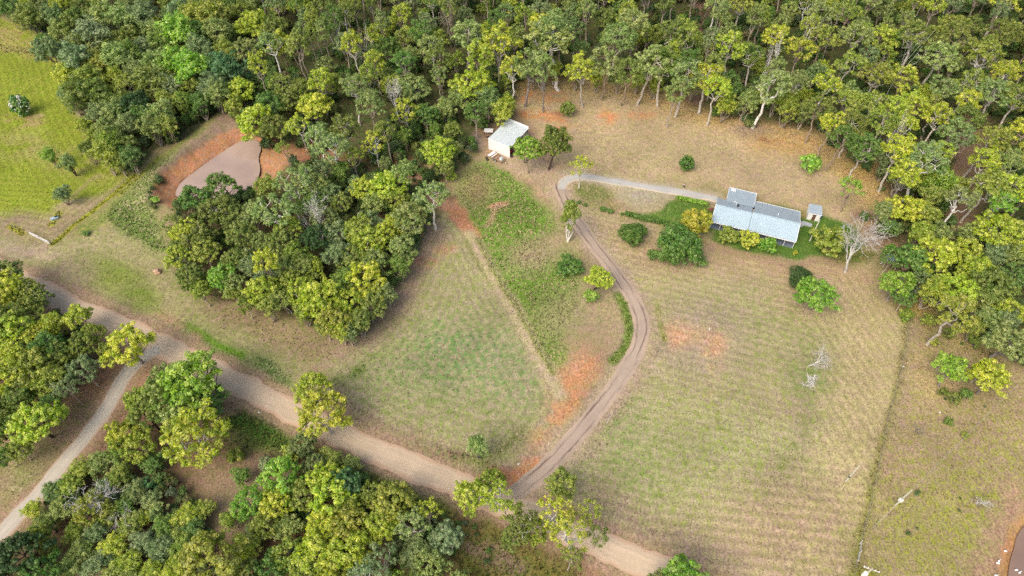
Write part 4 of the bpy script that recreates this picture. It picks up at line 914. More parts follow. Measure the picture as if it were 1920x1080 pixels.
while n_try < 26000:
    n_try += 1
    y = frng.uniform(95, 300); x = frng.uniform(-1, 1) * (30 + y * .80 + 12)
    if abs(x) > depth(x, y) * .75 + 10: continue
    if not inpoly(x, y, FN) or any(inpoly(x, y, q) for q in FNT): continue
    u, v = proj(x, y, 8)
    if v < -70 or (480 < u < 890 and v > 200): continue
    if u < 480: kind = frng.choice(["fine", "fine", "fine", "round"]); pal = PAL[0]
    elif u < 1000: kind = frng.choice(["tall", "tall", "open", "fine", "round"]); pal = PAL[1]
    else: kind = frng.choice(["open", "tall", "open", "tall", "round", "fine"]); pal = PAL[2] if u > 1300 else PAL[1]
    r = {"fine": frng.uniform(2.4, 3.8), "open": frng.uniform(3.2, 4.8), "tall": frng.uniform(2.5, 4.0), "round": frng.uniform(3.2, 4.8)}[kind]
    if not free(x, y, r, (.72 if 850 < u < 1500 else .66) + .26 * float(vnoise(np.array([x]), np.array([y]), 16.0, 12)[0])): continue
    p = frng.choice(PROTO[kind]); h = {"fine": frng.uniform(5, 9), "open": frng.uniform(12, 18), "tall": frng.uniform(12, 19), "round": frng.uniform(8, 13)}[kind]
    addocc(x, y, r)
    TREES.append(dict(x=x, y=y, r=r, h=h, kind=kind, col=frng.choice(pal), zone=zone_of(u, v), bark=None, p=p, label=None, u=u, v=v))
print("trees", NHAND, len(TREES), round(time.time() - T0, 1))
def size_in_view(t): return t['r'] * math.sqrt(max(t['h'], 1)) / depth(t['x'], t['y'])
def visible(t): return -60 < t['u'] < 1980 and -50 < t['v'] < 1130
shrubs = [t for t in TREES if t['kind'] == 'shrub']
big_t = sorted([t for t in TREES if t['kind'] != 'shrub'], key=lambda t: (t['label'] is None, not visible(t), -size_in_view(t)))
SINGLE = shrubs + big_t[:300]; REST = big_t[300:]
# labels: look + zone, and place among its look-alikes
ORD = ["leftmost", "second from left", "third from left", "fourth from left", "fifth from left", "sixth from left", "seventh from left", "eighth from left", "ninth from left", "tenth from left", "eleventh from left", "twelfth from left", "thirteenth from left", "fourteenth from left", "fifteenth from left", "sixteenth from left"]
buck = {}
for t in SINGLE:
    if not t['label']: buck.setdefault((t['col'], KIND[t['kind']][1], t['zone']), []).append(t)
for (c, k, z), L in buck.items():
    L.sort(key=lambda t: t['u'])
    for i, t in enumerate(L):
        t['label'] = f"{WORD[c]} {k} {z}" + ("" if len(L) == 1 else ", " + (ORD[i] if i < len(L) - 1 or i == 0 else "rightmost"))
brng = random.Random(3)
def put_tree(t):
    k = t['kind']; nm = KIND[k][0]; p = t['p']
    o = thing(nm, t['label'], "shrub" if nm == "shrub" else "tree", (t['x'], t['y'], hz(t['x'], t['y'])), brng.uniform(0, 6.28), t.get('group'))
    s = t['r'] / p['r']; o.scale = (s, s, t['h'] / p['h'])
    if k in ('round', 'open', 'tall', 'fine'): o.rotation_euler = (brng.uniform(-.07, .07), brng.uniform(-.07, .07), o.rotation_euler.z)
    tr = link("trunk", p['trunk'], o)
    bk = t['bark'] or {'open': brng.choice(['pale', 'white', 'tan', 'pale']), 'tall': brng.choice(['pale', 'white', 'tan', 'pale', 'grey']), 'sparse': brng.choice(['pale', 'white']), 'round': brng.choice(['pale', 'grey', 'dark', 'tan']), 'fine': brng.choice(['tan', 'grey'])}.get(k, 'grey')
    j = brng.uniform(.85, 1.1); tr.color = (*[c * j for c in BARKS[bk]], 1)
    if p['crown']:
        c = link("crown", p['crown'], o); b = COL[t['col']]; g = [brng.uniform(.88, 1.12) for _ in range(3)]; g0 = brng.uniform(.88, 1.12)
        c.color = (b[0] * g0 * g[0], b[1] * g0, b[2] * g0 * g[2], 1)
    return o
for t in SINGLE:
    if len(t["label"].split()) > 16: print("LONG", t["label"])
TOBJ = {id(t): put_tree(t) for t in SINGLE}

# ---- the rest of the forest, and the understory, as counted-by-nobody stuff
M_LEAF_FAR = leaf_material("far_leaves", [COL['olive'], COL['sage'], COL['yolive'], COL['grey'], COL['green'], COL['lime'], COL['olive']])
M_LEAF_UND = leaf_material("understory_leaves", [COL['dark'], COL['green'], (.16, .22, .05), (.18, .25, .12), COL['green'], COL['dark'], (.24, .28, .05), (.24, .20, .09)])
M_BARK_FAR = paint("far_bark", (.45, .38, .30), .9, var=.15, scale=2)
def scatter(name, pts, protos, leafmat, barkmat=None):
    """one object: points carrying scale and turn, real tree meshes set on them by geometry nodes"""
    me = bpy.data.meshes.new(name); me.from_pydata([p[:3] for p in pts], [], [])
    for nm, i in (("sx", 3), ("sz", 4), ("turn", 5)):
        a = me.attributes.new(nm, 'FLOAT', 'POINT'); a.data.foreach_set("value", np.array([p[i] for p in pts], np.float32))
    a = me.attributes.new("pick", 'INT', 'POINT'); a.data.foreach_set("value", np.array([p[6] for p in pts], np.int32))
    me.materials.append(leafmat)
    if barkmat: me.materials.append(barkmat)
    o = link(name, me); tag(o, kind="stuff")
    ng = bpy.data.node_groups.new(name, 'GeometryNodeTree')
    ng.interface.new_socket("Geometry", in_out='INPUT', socket_type='NodeSocketGeometry'); ng.interface.new_socket("Geometry", in_out='OUTPUT', socket_type='NodeSocketGeometry')
    N = ng.nodes; Lk = ng.links; gi = N.new("NodeGroupInput"); go = N.new("NodeGroupOutput"); jn = N.new("GeometryNodeJoinGeometry")
    def attr(nm, ty='FLOAT'):
        k = N.new("GeometryNodeInputNamedAttribute"); k.data_type = ty; k.inputs["Name"].default_value = nm; return k.outputs["Attribute"]
    sc = N.new("ShaderNodeCombineXYZ"); Lk.new(attr("sx"), sc.inputs[0]); Lk.new(attr("sx"), sc.inputs[1]); Lk.new(attr("sz"), sc.inputs[2])
    ro = N.new("ShaderNodeCombineXYZ"); Lk.new(attr("turn"), ro.inputs[2]); pk = attr("pick", 'INT')
    for i, pr in enumerate(protos):
        cmp = N.new("FunctionNodeCompare"); cmp.data_type = 'INT'; cmp.operation = 'EQUAL'; Lk.new(pk, cmp.inputs[2]); cmp.inputs[3].default_value = i
        for part, mt in (("crown", leafmat), ("trunk", barkmat)):
            if mt is None or pr.get(part) is None: continue
            oi = N.new("GeometryNodeObjectInfo"); oi.transform_space = 'ORIGINAL'; oi.inputs["Object"].default_value = pr[part]
            sm = N.new("GeometryNodeSetMaterial"); sm.inputs["Material"].default_value = mt; Lk.new(oi.outputs["Geometry"], sm.inputs["Geometry"])
            ip = N.new("GeometryNodeInstanceOnPoints"); Lk.new(gi.outputs[0], ip.inputs["Points"]); Lk.new(cmp.outputs[0], ip.inputs["Selection"])
            Lk.new(sm.outputs[0], ip.inputs["Instance"]); Lk.new(ro.outputs[0], ip.inputs["Rotation"]); Lk.new(sc.outputs[0], ip.inputs["Scale"])
            Lk.new(ip.outputs[0], jn.inputs[0])
    Lk.new(jn.outputs[0], go.inputs[0])
    md = o.modifiers.new("scatter", 'NODES'); md.node_group = ng
    return o
def obj_of(mesh):
    for o in bpy.data.objects:
        if o.data is mesh: return o
def protos_for(kinds):
    out = []
    for k in kinds:
        for p in PROTO[k]:
            c = obj_of(p['crown']); t = obj_of(p['trunk'])
            if c and t: out.append((p, dict(crown=c, trunk=t)))
    return out
PF = protos_for(["open", "tall", "round", "fine", "sparse"])
ix = {id(p): i for i, (p, _) in enumerate(PF)}
pts = []
for t in REST:
    if id(t['p']) not in ix: continue
    pts.append((t['x'], t['y'], hz(t['x'], t['y']), t['r'] / t['p']['r'], t['h'] / t['p']['h'], brng.uniform(0, 6.28), ix[id(t['p'])]))
# woods go on outside the frame
for _ in range(900):
    y = frng.uniform(-60, 520); x = frng.uniform(-420, 420)
    if abs(x) < depth(x, y) * .75 + 8 and -20 < y < 300: continue
    if not free(x, y, 4, .7): continue
    addocc(x, y, 4); p, _q = frng.choice(PF); pts.append((x, y, 0, frng.uniform(.7, 1.1), frng.uniform(.7, 1.1), frng.uniform(0, 6.28), ix[id(p)]))
if pts: scatter("forest", pts, [q for _, q in PF], M_LEAF_FAR, M_BARK_FAR)
US = protos_for(["shrub", "fine"])
upts = []
def under(poly_px, n, s0, s1, kinds=("shrub",), clear=()):
    P = WP(poly_px); A = np.array(P); x0, x1 = max(A[:, 0].min(), -190), min(A[:, 0].max(), 190); y0, y1 = max(30, A[:, 1].min()), min(A[:, 1].max(), 280)
    xs = np.array([frng.uniform(x0, x1) for _ in range(n * 3)]); ys = np.array([frng.uniform(y0, y1) for _ in range(n * 3)])
    ok = inside(xs, ys, P)
    for q in clear: ok &= ~inside(xs, ys, q)
    idx = [i for i, (p, _) in enumerate(US) if any(p in PROTO[k] for k in kinds)]
    c = 0
    for x, y, o_ in zip(xs, ys, ok):
        if not o_ or c >= n: continue
        if vnoise(np.array([x]), np.array([y]), 7.0, 3)[0] < .36: continue
        i = frng.choice(idx); s = frng.uniform(s0, s1) * (1 if US[i][0] in PROTO["shrub"] else .45)
        upts.append((x, y, hz(x, y), s, s * frng.uniform(.7, 1.3), frng.uniform(0, 6.28), i)); c += 1
under(FOREST_N, 7000, .5, 1.2, ("shrub", "fine"), FNT)
under(WOOD_M, 420, .5, 1.1, ("shrub", "fine"))
under([(130, 890), (200, 850), (300, 870), (380, 960), (420, 1080), (40, 1080), (70, 990)], 130, .5, 1.0, ("shrub", "fine"))
under([(540, 860), (700, 900), (850, 1000), (860, 1090), (420, 1090), (480, 1000), (520, 930)], 150, .4, .9)
under([(-200, 600), (60, 560), (220, 660), (100, 760), (0, 830), (-200, 850)], 130, .5, 1.0)
under([(700, 210), (880, 200), (900, 280), (860, 330), (760, 300)], 110, .5, 1.0, ("shrub", "fine"))
under([(1650, 430), (1720, 560), (1800, 600), (1900, 660), (1930, 420), (1850, 440), (1740, 400)], 160, .5, 1.0)

under([(295, 335), (345, 292), (340, 310), (300, 350), (292, 400), (280, 380)], 26, .2, .45)
under([(560, 830), (640, 880), (720, 920), (830, 960), (1000, 1040), (960, 1080), (850, 1020), (700, 930), (560, 870)], 60, .18, .4)
under([(1720, 610), (1850, 650), (1890, 720), (1890, 900), (1850, 1040), (1700, 1060), (1650, 960)], 12, .15, .3)
scatter("understory", upts, [q for _, q in US], M_LEAF_UND)
print("scatter", len(pts), len(upts), round(time.time() - T0, 1))

# ---- grass tufts: real blades where the ground cover is long
def tufts():
    rng = np.random.default_rng(9)
    d = S[1, :, 3]; vis = (np.abs(X) < (Y * CP + CAM_H * SP) * .76 + 2) & (Y > 34) & (Y < 236)
    w = np.where(vis, d, 0) ** 1.6; n = 85000
    i = rng.choice(len(X), n, p=w / w.sum())
    px = X[i] + rng.uniform(-.25, .25, n); py = Y[i] + rng.uniform(-.25, .25, n); pz = height(px, py) - .03
    hgt = (.10 + .30 * d[i]) * rng.uniform(.5, 1.3, n); wd = (.10 + .12 * d[i]) * rng.uniform(.6, 1.4, n)
    mixf = rng.uniform(0, 1, n) < (.35 + .3 * S[0, i, 3])
    col = np.where(mixf[:, None], S[1, i, :3], S[0, i, :3]) * rng.uniform(.65, 1.25, n)[:, None]
    V = []; Cc = []
    for k in range(3):
        a = rng.uniform(0, 2 * math.pi, n); cx, sx = np.cos(a), np.sin(a); ln = rng.uniform(.2, .9, n) * hgt
        p0 = np.stack([px - cx * wd, py - sx * wd, pz], 1); p1 = np.stack([px + cx * wd, py + sx * wd, pz], 1); p2 = np.stack([px - sx * ln, py + cx * ln, pz + hgt], 1)
        V.append(np.stack([p0, p1, p2], 1).reshape(-1, 3)); Cc.append(np.repeat(np.c_[col, np.ones(n)], 3, 0))
    V = np.concatenate(V); Cc = np.concatenate(Cc)
    me = mesh_np("grass_tufts", V, np.arange(len(V)).reshape(-1, 3), M_TUFT)
    a = me.attributes.new("leaf", 'FLOAT_COLOR', 'POINT'); a.data.foreach_set("color", Cc.astype(np.float32).ravel())
    tag(link("grass_tufts", me), kind="stuff")
tufts()

# ================================================================== BUILDINGS
def frame(o_xy, ang, z=None): return (o_xy[0], o_xy[1], hz(*o_xy) if z is None else z), ang
def ribbed(b, x0, x1, ya, za, yb, zb, pitch=.38, rib=.035, t=.05):
    """a ribbed sheet-metal slope running from (ya,za) down to (yb,zb)"""
    n = max(1, int(round((x1 - x0) / pitch))); w = (x1 - x0) / n; xs = []
    for i in range(n): xs += [(x0 + i * w, rib), (x0 + i * w + .06, rib), (x0 + i * w + .10, 0), (x0 + (i + 1) * w - .04, 0)]
    xs.append((x1, rib))
    v = []
    for (y, z) in ((ya, za), (yb, zb)):
        for x, r in xs: v.append((x, y, z + r))
    for (y, z) in ((ya, za), (yb, zb)):
        for x, r in xs: v.append((x, y, z - t))
    m = len(xs); f = []
    for i in range(m - 1):
        f.append((i, i + 1, m + i + 1, m + i)); f.append((2 * m + i, 3 * m + i, 3 * m + i + 1, 2 * m + i + 1))
        f.append((i, 2 * m + i, 2 * m + i + 1, i + 1)); f.append((m + i, m + i + 1, 3 * m + i + 1, 3 * m + i))
    f.append((0, m, 3 * m, 2 * m)); f.append((m - 1, 3 * m - 1, 4 * m - 1, 2 * m - 1))
    return b.add(v, f)
def window(par, x0, x1, y, z0, z1, face=-1):
    b = MB(); t = .06
    ya, yb = (y - .04, y + .02) if face < 0 else (y - .02, y + .04)
    b.box(x0, x1, ya, yb, z0, z0 + t).box(x0, x1, ya, yb, z1 - t, z1).box(x0, x0 + t, ya, yb, z0 + t, z1 - t).box(x1 - t, x1, ya, yb, z0 + t, z1 - t)
    f = b.build("window", M_WHITE, par); MB().box(x0 + t, x1 - t, y - .015 if face < 0 else y - .01, y + .01, z0 + t, z1 - t).build("pane", M_GLASS, f)
HX, HY = 48.85, 119.96; HA = math.atan2(-6.99, 18.8); HZ = hz(60, 120) - .15
house = thing("farmhouse", "long low farmhouse with pale blue-grey metal roofs and white-posted verandah", "house", (HX, HY, HZ), HA)
MB().box(.25, 19.9, 2.4, 8.0, -.6, 2.55).box(9.3, 19.9, 8.0, 11.0, -.6, 2.2).box(2.5, 8.9, 8.0, 13.9, -.6, 2.35).build("wall", M_CREAM, house)
MB().box(.1, 19.95, .25, 2.398, -.3, .16).build("verandah_floor", M_DECK, house)
for i in range(10):
    MB().box(.05 + i * 2.2, .15 + i * 2.2, .18, .28, .16, 2.44).build("post", M_WHITE, house)
MB().box(0, 20.05, .12, .22, 2.36, 2.5).build("beam", M_WHITE, house)
MB().box(-.06, 20.1, -.16, -.03, 2.42, 2.56).build("gutter", M_WHITE, house)
# gable walls closing the roof ends
def gable(x): MB().add([(x, 2.4, 2.5), (x, 8.0, 2.5), (x, 8.0, 2.9), (x, 4.5, 4.1), (x + .1, 2.4, 2.5), (x + .1, 8.0, 2.5), (x + .1, 8.0, 2.9), (x + .1, 4.5, 4.1)],
                       [(0, 1, 2, 3), (7, 6, 5, 4), (0, 4, 5, 1), (1, 5, 6, 2), (2, 6, 7, 3), (3, 7, 4, 0)]).build("gable", M_CREAM, house)
gable(.25); gable(19.8)
ribbed(MB(), 0, 8.75, 4.5, 4.24, 0, 2.56).build("roof", M_ROOF_LIT, house)
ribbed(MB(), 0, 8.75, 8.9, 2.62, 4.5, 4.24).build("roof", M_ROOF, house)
ribbed(MB(), 8.83, 20.05, 4.6, 4.42, 0, 2.66).build("roof", M_ROOF_LIT, house)
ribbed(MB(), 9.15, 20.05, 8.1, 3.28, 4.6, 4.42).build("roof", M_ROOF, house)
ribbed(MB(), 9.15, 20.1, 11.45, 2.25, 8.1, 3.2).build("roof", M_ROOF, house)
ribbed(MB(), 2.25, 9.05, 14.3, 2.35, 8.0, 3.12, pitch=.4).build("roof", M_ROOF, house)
MB().box(0, 8.75, 4.36, 4.64, 4.26, 4.34).box(8.83, 20.05, 4.46, 4.74, 4.44, 4.52).build("ridge_cap", M_ROOF_LIT, house)
b = MB()
for (x, ya, za, yb, zb) in ((-.05, 0, 2.56, 4.5, 4.24), (-.05, 4.5, 4.24, 8.9, 2.62), (20.08, 0, 2.66, 4.6, 4.42), (20.08, 4.6, 4.42, 8.1, 3.28), (20.12, 8.1, 3.2, 11.45, 2.25), (2.2, 8.9, 2.99, 14.3, 2.35), (9.08, 8.9, 2.99, 14.3, 2.35)):
    b.slab([(x - .05, ya, za + .08), (x + .05, ya, za + .08), (x + .05, yb, zb + .08), (x - .05, yb, zb + .08)], .2)
b.build("barge_board", M_WHITE, house)
b = MB().box(2.2, 9.1, 14.3, 14.4, 2.2, 2.42).box(9.2, 20.1, 11.47, 11.56, 2.12, 2.3); b.build("gutter", M_WHITE, house)
for x, y, z in ((4.3, 8.2, 3.1), (4.75, 7.9, 3.1), (14.9, 6.6, 3.8), (11.4, 2.2, 3.5)): MB().tube([(x, y, z - .2), (x, y, z + .45)], .09, 8).build("vent_pipe", M_WHITE, house)
MB().tube([(5.2, 6.5, 3.3), (5.2, 6.5, 3.95)], [.22, .22], 10).tube([(5.2, 6.5, 3.95), (5.2, 6.5, 4.1)], [.3, .05], 10).build("chimney_cowl", M_DARK, house)
MB().slab([(2.7, 12.9, 2.60), (3.9, 12.9, 2.60), (3.9, 14.0, 2.45), (2.7, 14.0, 2.45)], .03).build("skylight", M_WHITE, house)
for x in (1.2, 5.0, 11.6, 15.8): window(house, x, x + 1.5, 2.395, .95, 2.05)
for x in (3.4, 9.4, 14.0):
    d = MB().box(x, x + .9, 2.36, 2.397, .17, 2.15).build("door", M_DOOR, house); MB().box(x + .76, x + .82, 2.32, 2.358, 1.05, 1.15).build("handle", M_GREY, d)
for x in (11, 14.5, 17.6): window(house, x, x + 1.1, 11.005, 1.0, 1.9, 1)
# covered walk and slab at the right end
def loc(px, z=0.0):
    return W(px[0], px[1], z)
q = [(1500, 416), (1507, 415), (1523, 421), (1521, 426), (1508, 423), (1500, 427)]
wk = [loc(p) for p in q]; n = len(wk); zz = hz(*wk[0]) + .05
o = MB().add([(x, y, zz + .12) for x, y in wk] + [(x, y, zz - .3) for x, y in wk], [tuple(range(n)), tuple(range(2 * n - 1, n - 1, -1))] + [(i, n + i, n + (i + 1) % n, (i + 1) % n) for i in range(n)]).build("path_slab", M_CONC)
tag(o, "pale bluish concrete path leading off the right end of the farmhouse", "path")
# cabin
CX, CY = W(1511, 411.6); CA = R(-17)
cab = thing("garden_cabin", "small white cabin with a brown door standing right of the farmhouse", "cabin", (CX, CY, hz(CX, CY)), CA)
MB().box(.1, 3.0, .15, 3.3, -.3, 2.15).build("wall", M_WHITE, cab)
d = MB().box(1.15, 1.95, .10, .148, .05, 1.95).build("door", M_DOOR, cab); MB().box(1.8, 1.86, .06, .098, .95, 1.05).build("handle", M_GREY, d)
ribbed(MB(), 0, 3.1, 3.4, 2.45, 0, 2.2, pitch=.5, rib=.05).build("roof", M_ROOF, cab)
MB().box(-.04, 3.14, -.08, -.01, 2.1, 2.24).box(-.06, -.002, 0, 3.4, 2.14, 2.26).box(3.102, 3.16, 0, 3.4, 2.14, 2.26).build("trim", M_WHITE, cab)
bx, by = W(1536.5, 408)
bn = thing("water_butt", "dark blue plastic barrel standing against the cabin's right side", "barrel", (bx, by, hz(bx, by)))
MB().tube([(0, 0, 0), (0, 0, .15), (0, 0, .9), (0, 0, 1.1)], [.46, .5, .5, .42], 14).build("barrel", M_BLUE, bn); MB().tube([(0, 0, 1.1), (0, 0, 1.16)], [.44, .40], 14).build("lid", M_BLUE, bn)
# shed
SX, SY = W(916, 279); SA = math.atan2(-3.91, 5.87)
shed = thing("machinery_shed", "white-walled shed with a grey metal roof, open at its right side", "shed", (SX, SY, hz(SX, SY) - .1), SA)
MB().box(0, 7.05, 0, .1, -.4, 3.75).build("front_wall", M_WHITE, shed)
MB().box(0, .1, .102, 9.2, -.4, 3.7).build("left_wall", M_WHITE, shed)
MB().box(0, 7.05, 9.202, 9.32, -.4, 4.75).build("back_wall", M_WHITE, shed)
b = MB(); 
for y in (.104, 3.1, 6.1, 9.0): b.box(6.9, 7.04, y, y + .16, -.4, 3.6)
b.box(6.92, 7.04, .27, 9.0, 3.3, 3.58); b.build("steel_frame", M_GREY, shed)
MB().box(.1, 7.0, .1, 9.2, -.3, .04).build("floor", M_CONC, shed)
ribbed(MB(), .1, 7.2, 9.2, 4.35, .1, 3.66, pitch=.42, rib=.04).build("roof", M_SHEDROOF, shed)
MB().slab([(7.2, .0, 3.78), (7.3, .0, 3.78), (7.3, 9.2, 4.47), (7.2, 9.2, 4.47)], .22).build("barge_board", M_WHITE, shed)
b = MB()
for i in range(1, 9): b.box(i * .78, i * .78 + .03, -.02, -.001, -.2, 3.7)
b.build("wall_batten", M_WHITE, shed)
mx_, my_ = W(959, 287)
mw = thing("ride_on_mower", "red ride-on mower peeping out of the white shed's open side", "mower", (mx_, my_, hz(mx_, my_)), SA + R(180))
MB().box(-.3, .35, -.3, .3, .35, .8).box(.35, .9, -.28, .28, .35, .72).build("body", M_RED, mw, bevel=.04); MB().box(-.65, -.25, -.22, .22, .55, .68).box(-.72, -.62, -.22, .22, .6, 1.0).build("seat", M_DARK, mw, bevel=.03)
for x, rr in ((-.45, .3), (.65, .2)):
    for y in (-.42, .42): MB().tube([(x, y - .09, rr), (x, y + .09, rr)], rr, 12).build("wheel", M_RUBBER, mw)
MB().tube([(.25, 0, .8), (.0, 0, 1.05)], .025, 6).box(-.1, .02, -.16, .16, 1.03, 1.07).build("steering_wheel", M_DARK, mw)
# flat trailer
a, c = W(920, 291), W(944, 305.5); tA = math.atan2(c[1] - a[1], c[0] - a[0]); L = math.hypot(c[0] - a[0], c[1] - a[1])
tx, ty = (a[0] + c[0]) / 2, (a[1] + c[1]) / 2
tr = thing("flat_trailer", "rusty flat trailer carrying white sheets, parked below the white shed", "trailer", (tx, ty, hz(tx, ty)), tA)
h2 = L / 2
MB().box(-h2, h2, -.95, -.85, .5, .62).box(-h2, h2, .85, .95, .5, .62).box(-h2, -h2 + .1, -.849, .849, .5, .62).box(h2 - .1, h2, -.849, .849, .5, .62).tube([(h2, -.8, .55), (h2 + 1.3, 0, .5)], .05).tube([(h2, .8, .55), (h2 + 1.3, 0, .5)], .05).build("chassis", M_TIMBER, tr)
for i in range(9):
    x = -h2 + .12 + i * (L - .24) / 9; MB().box(x, x + (L - .24) / 9 - .04, -.84, .84, .54, .6).build("deck_board", M_RUST if i % 2 else M_TIMBER, tr)
for x in (-.45, .45):
    for y in (-1.08, 1.08):
        w_ = MB().tube([(x, y - .1, .33), (x, y + .1, .33)], .33, 14).build("wheel", M_RUBBER, tr); MB().tube([(x, y - .115, .33), (x, y + .115, .33)], .17, 10).build("rim", M_WHITE, w_)
b = MB()
for y in (-.9, .9): b.tube([(h2 - .1, y, .6), (h2 - .1, y, 1.25)], .035)
b.tube([(h2 - .1, -.9, 1.25), (h2 - .1, .9, 1.25)], .035).tube([(h2 - .1, -.9, .95), (h2 - .1, .9, .95)], .03); b.build("headboard_rail", M_TIMBER, tr)
def lying(name, label, cat, x, y, z, rz, build, mat, grp=None):
    o = build.build(name, mat); o.location = (x, y, z); o.rotation_euler = (0, 0, rz); tag(o, label, cat, grp); return o
e = Vector((math.cos(tA), math.sin(tA))); zt = hz(tx, ty)
lying("white_panel", "wide white sheet lying across the left end of the flat trailer", "panel", tx - e.x * (h2 - .4), ty - e.y * (h2 - .4), zt + .62, tA, MB().box(-.42, .42, -1.15, 1.15, 0, .12), M_WHITE)
lying("white_panel", "narrow white plank across the trailer next to the wide white sheet", "panel", tx - e.x * (h2 - 1.35), ty - e.y * (h2 - 1.35), zt + .62, tA, MB().box(-.14, .14, -1.1, 1.0, 0, .1), M_WHITE)
bt = thing("bulk_bag", "blue-and-white bulk bag standing on the right end of the flat trailer", "bag", (tx + e.x * (h2 - .75), ty + e.y * (h2 - .75), zt + .61), tA)
MB().box(-.42, .42, -.45, .45, 0, .75).build("bag", M_PORC, bt, bevel=.1); MB().box(-.36, .36, -.38, .38, .752, .90).build("tarp_top", M_TARP, bt, bevel=.06)
# cage trailer behind the shed
x, y = W(916.5, 255)
cg = thing("cage_trailer", "small caged trailer with a white top behind the white shed", "trailer", (x, y, hz(x, y)), R(-4))
b = MB()
for px_ in (-1.15, 1.15):
    for py_ in (-.75, .75): b.tube([(px_, py_, .4), (px_, py_, 1.9)], .05, 5)
for zz_ in (.5, .95, 1.4): b.tube([(-1.15, -.75, zz_), (1.15, -.75, zz_)], .035, 5).tube([(-1.15, .75, zz_), (1.15, .75, zz_)], .035, 5).tube([(-1.15, -.75, zz_), (-1.15, .75, zz_)], .035, 5).tube([(1.15, -.75, zz_), (1.15, .75, zz_)], .035, 5)
b.build("cage", M_RUST, cg); MB().box(-1.15, 1.15, -.75, .75, .38, .46).build("tray", M_TIMBER, cg); MB().box(-1.25, 1.25, -.85, .85, 1.9, 2.0).build("canopy", M_WHITE, cg, bevel=.03)
for y_ in (-.9, .9): MB().tube([(0, y_ - .09, .32), (0, y_ + .09, .32)], .32, 12).build("wheel", M_RUBBER, cg)
MB().tube([(1.15, 0, .42), (2.2, 0, .42)], .05, 5).build("drawbar", M_RUST, cg)
def log(name, label, p0, p1, r, mat, cat="log", r1=None, lift=0.0, n=6):
    a, c = W(*p0), W(*p1); pts = []
    for i in range(n):
        t = i / (n - 1); x, y = a[0] + (c[0] - a[0]) * t, a[1] + (c[1] - a[1]) * t
        pts.append((x - a[0] + .06 * math.sin(i * 2.1), y - a[1], hz(x, y) - hz(*a) + r * .8 + lift))
    o = MB().tube(pts, [r + ((r1 or r) - r) * i / (n - 1) for i in range(n)], 7).build(name, mat, smooth=True); o.location = (a[0], a[1], hz(*a)); tag(o, label, cat); return o
log("felled_log", "bleached felled log lying diagonally behind the white shed", (904, 238), (916, 217), .22, M_TIMBER, r1=.12)
log("steel_beam", "long grey steel length lying behind the shed, left of the tyres", (909, 239), (936, 233), .13, M_GREY, "beam")
log("charred_log", "black charred log next to the tyres behind the white shed", (934, 234), (949, 231), .16, M_CHAR)
log("charred_log", "short black charred log on the burnt patch behind the white shed", (912, 226), (924, 231), .14, M_CHAR)
log("pale_branch", "thin pale fallen branch in the east paddock beside the driveway", (1137, 793), (1152, 771), .09, M_POLE, "branch", .04)
log("pale_branch", "grey fallen branch at the lower right edge of the middle wood", (672, 597), (700, 575), .12, M_TIMBER, "branch", .04)
log("fallen_trunk", "white fallen trunk slanting out of the wood's lower edge", (548, 588), (522, 562), .16, M_POLE, "log", .06)
log("felled_log", "grey log on the litter above the middle wood, by the red track", (650, 348), (620, 330), .2, M_TIMBER, "log", .08)
log("pale_branch", "small white branch in the scrub near the bottom left", (275, 1050), (304, 1050), .12, M_POLE, "branch", .06)
def tyre(u, v, label, z=0):
    x, y = W(u, v); b = MB(); pts = []
    for i in range(14):
        t = 2 * math.pi * i / 13; pts.append((.3 * math.cos(t), .3 * math.sin(t), .1))
    o = b.tube(pts, .11, 8, False).build("tyre", M_RUBBER, smooth=True); o.location = (x, y, hz(x, y) + z); tag(o, label, "tyre", "old tyres lying round the shed"); 
tyre(938.5, 233, "black tyre at the end of the steel length behind the shed"); tyre(943, 235, "black tyre nearest the shed's left wall"); tyre(912, 296, "black tyre at the left end of the flat trailer"); tyre(914, 300, "black tyre just below the one at the trailer's left end")
tyre(960, 294, "black tyre outside the near corner of the shed's open side")
# board by the hedge, rock, trough, gate
x, y = W(1331.5, 381)
lying("brown_board", "weathered brown board lying between the clipped hedge and the farmhouse", "board", x, y, hz(x, y) + .05, R(-30), MB().box(-.85, .85, -.45, .45, 0, .08), M_TIMBER)
def rock(u, v, s, label, mat=M_ROCK, sq=.7, seed=1):
    x, y = W(u, v); bm = bmesh.new(); bmesh.ops.create_icosphere(bm, subdivisions=3, radius=1)
    rr = random.Random(seed); ph = [rr.uniform(0, 6) for _ in range(6)]
    for vt in bm.verts:
        c = vt.co; k = 1 + .16 * math.sin(3 * c.x + ph[0]) + .14 * math.sin(4 * c.y + ph[1]) + .08 * math.sin(7 * c.z + ph[2] + 3 * c.x)
        vt.co = Vector((c.x * k * s, c.y * k * s * .85, c.z * k * s * sq))
    me = bpy.data.meshes.new("boulder"); bm.to_mesh(me); bm.free(); me.materials.append(mat)
    o = link("boulder", me, None, (x, y, hz(x, y) + s * .3), rr.uniform(0, 3)); tag(o, label, "rock")
rock(297, 512, .95, "large tan boulder alone on the mown grass between road and dark wood", seed=4)
x, y = W(104, 411)
th = thing("water_trough", "pale blue water trough with a dark opening in the left field's weeds", "trough", (x, y, hz(x, y)), R(35))
MB().box(-.9, .9, -.42, .42, 0, .6).build("tank", M_TARP, th, bevel=.08); MB().box(.1, .8, -.3, .3, .602, .63).build("opening", M_DARK, th)
def lineup(pts, step):
    P = [W(*p) for p in pts]; A = np.array(P); d = np.r_[0, np.cumsum(np.hypot(*np.diff(A, axis=0).T))]
    t = np.arange(0, d[-1] + .01, step); return [(float(np.interp(k, d, A[:, 0])), float(np.interp(k, d, A[:, 1]))) for k in t]
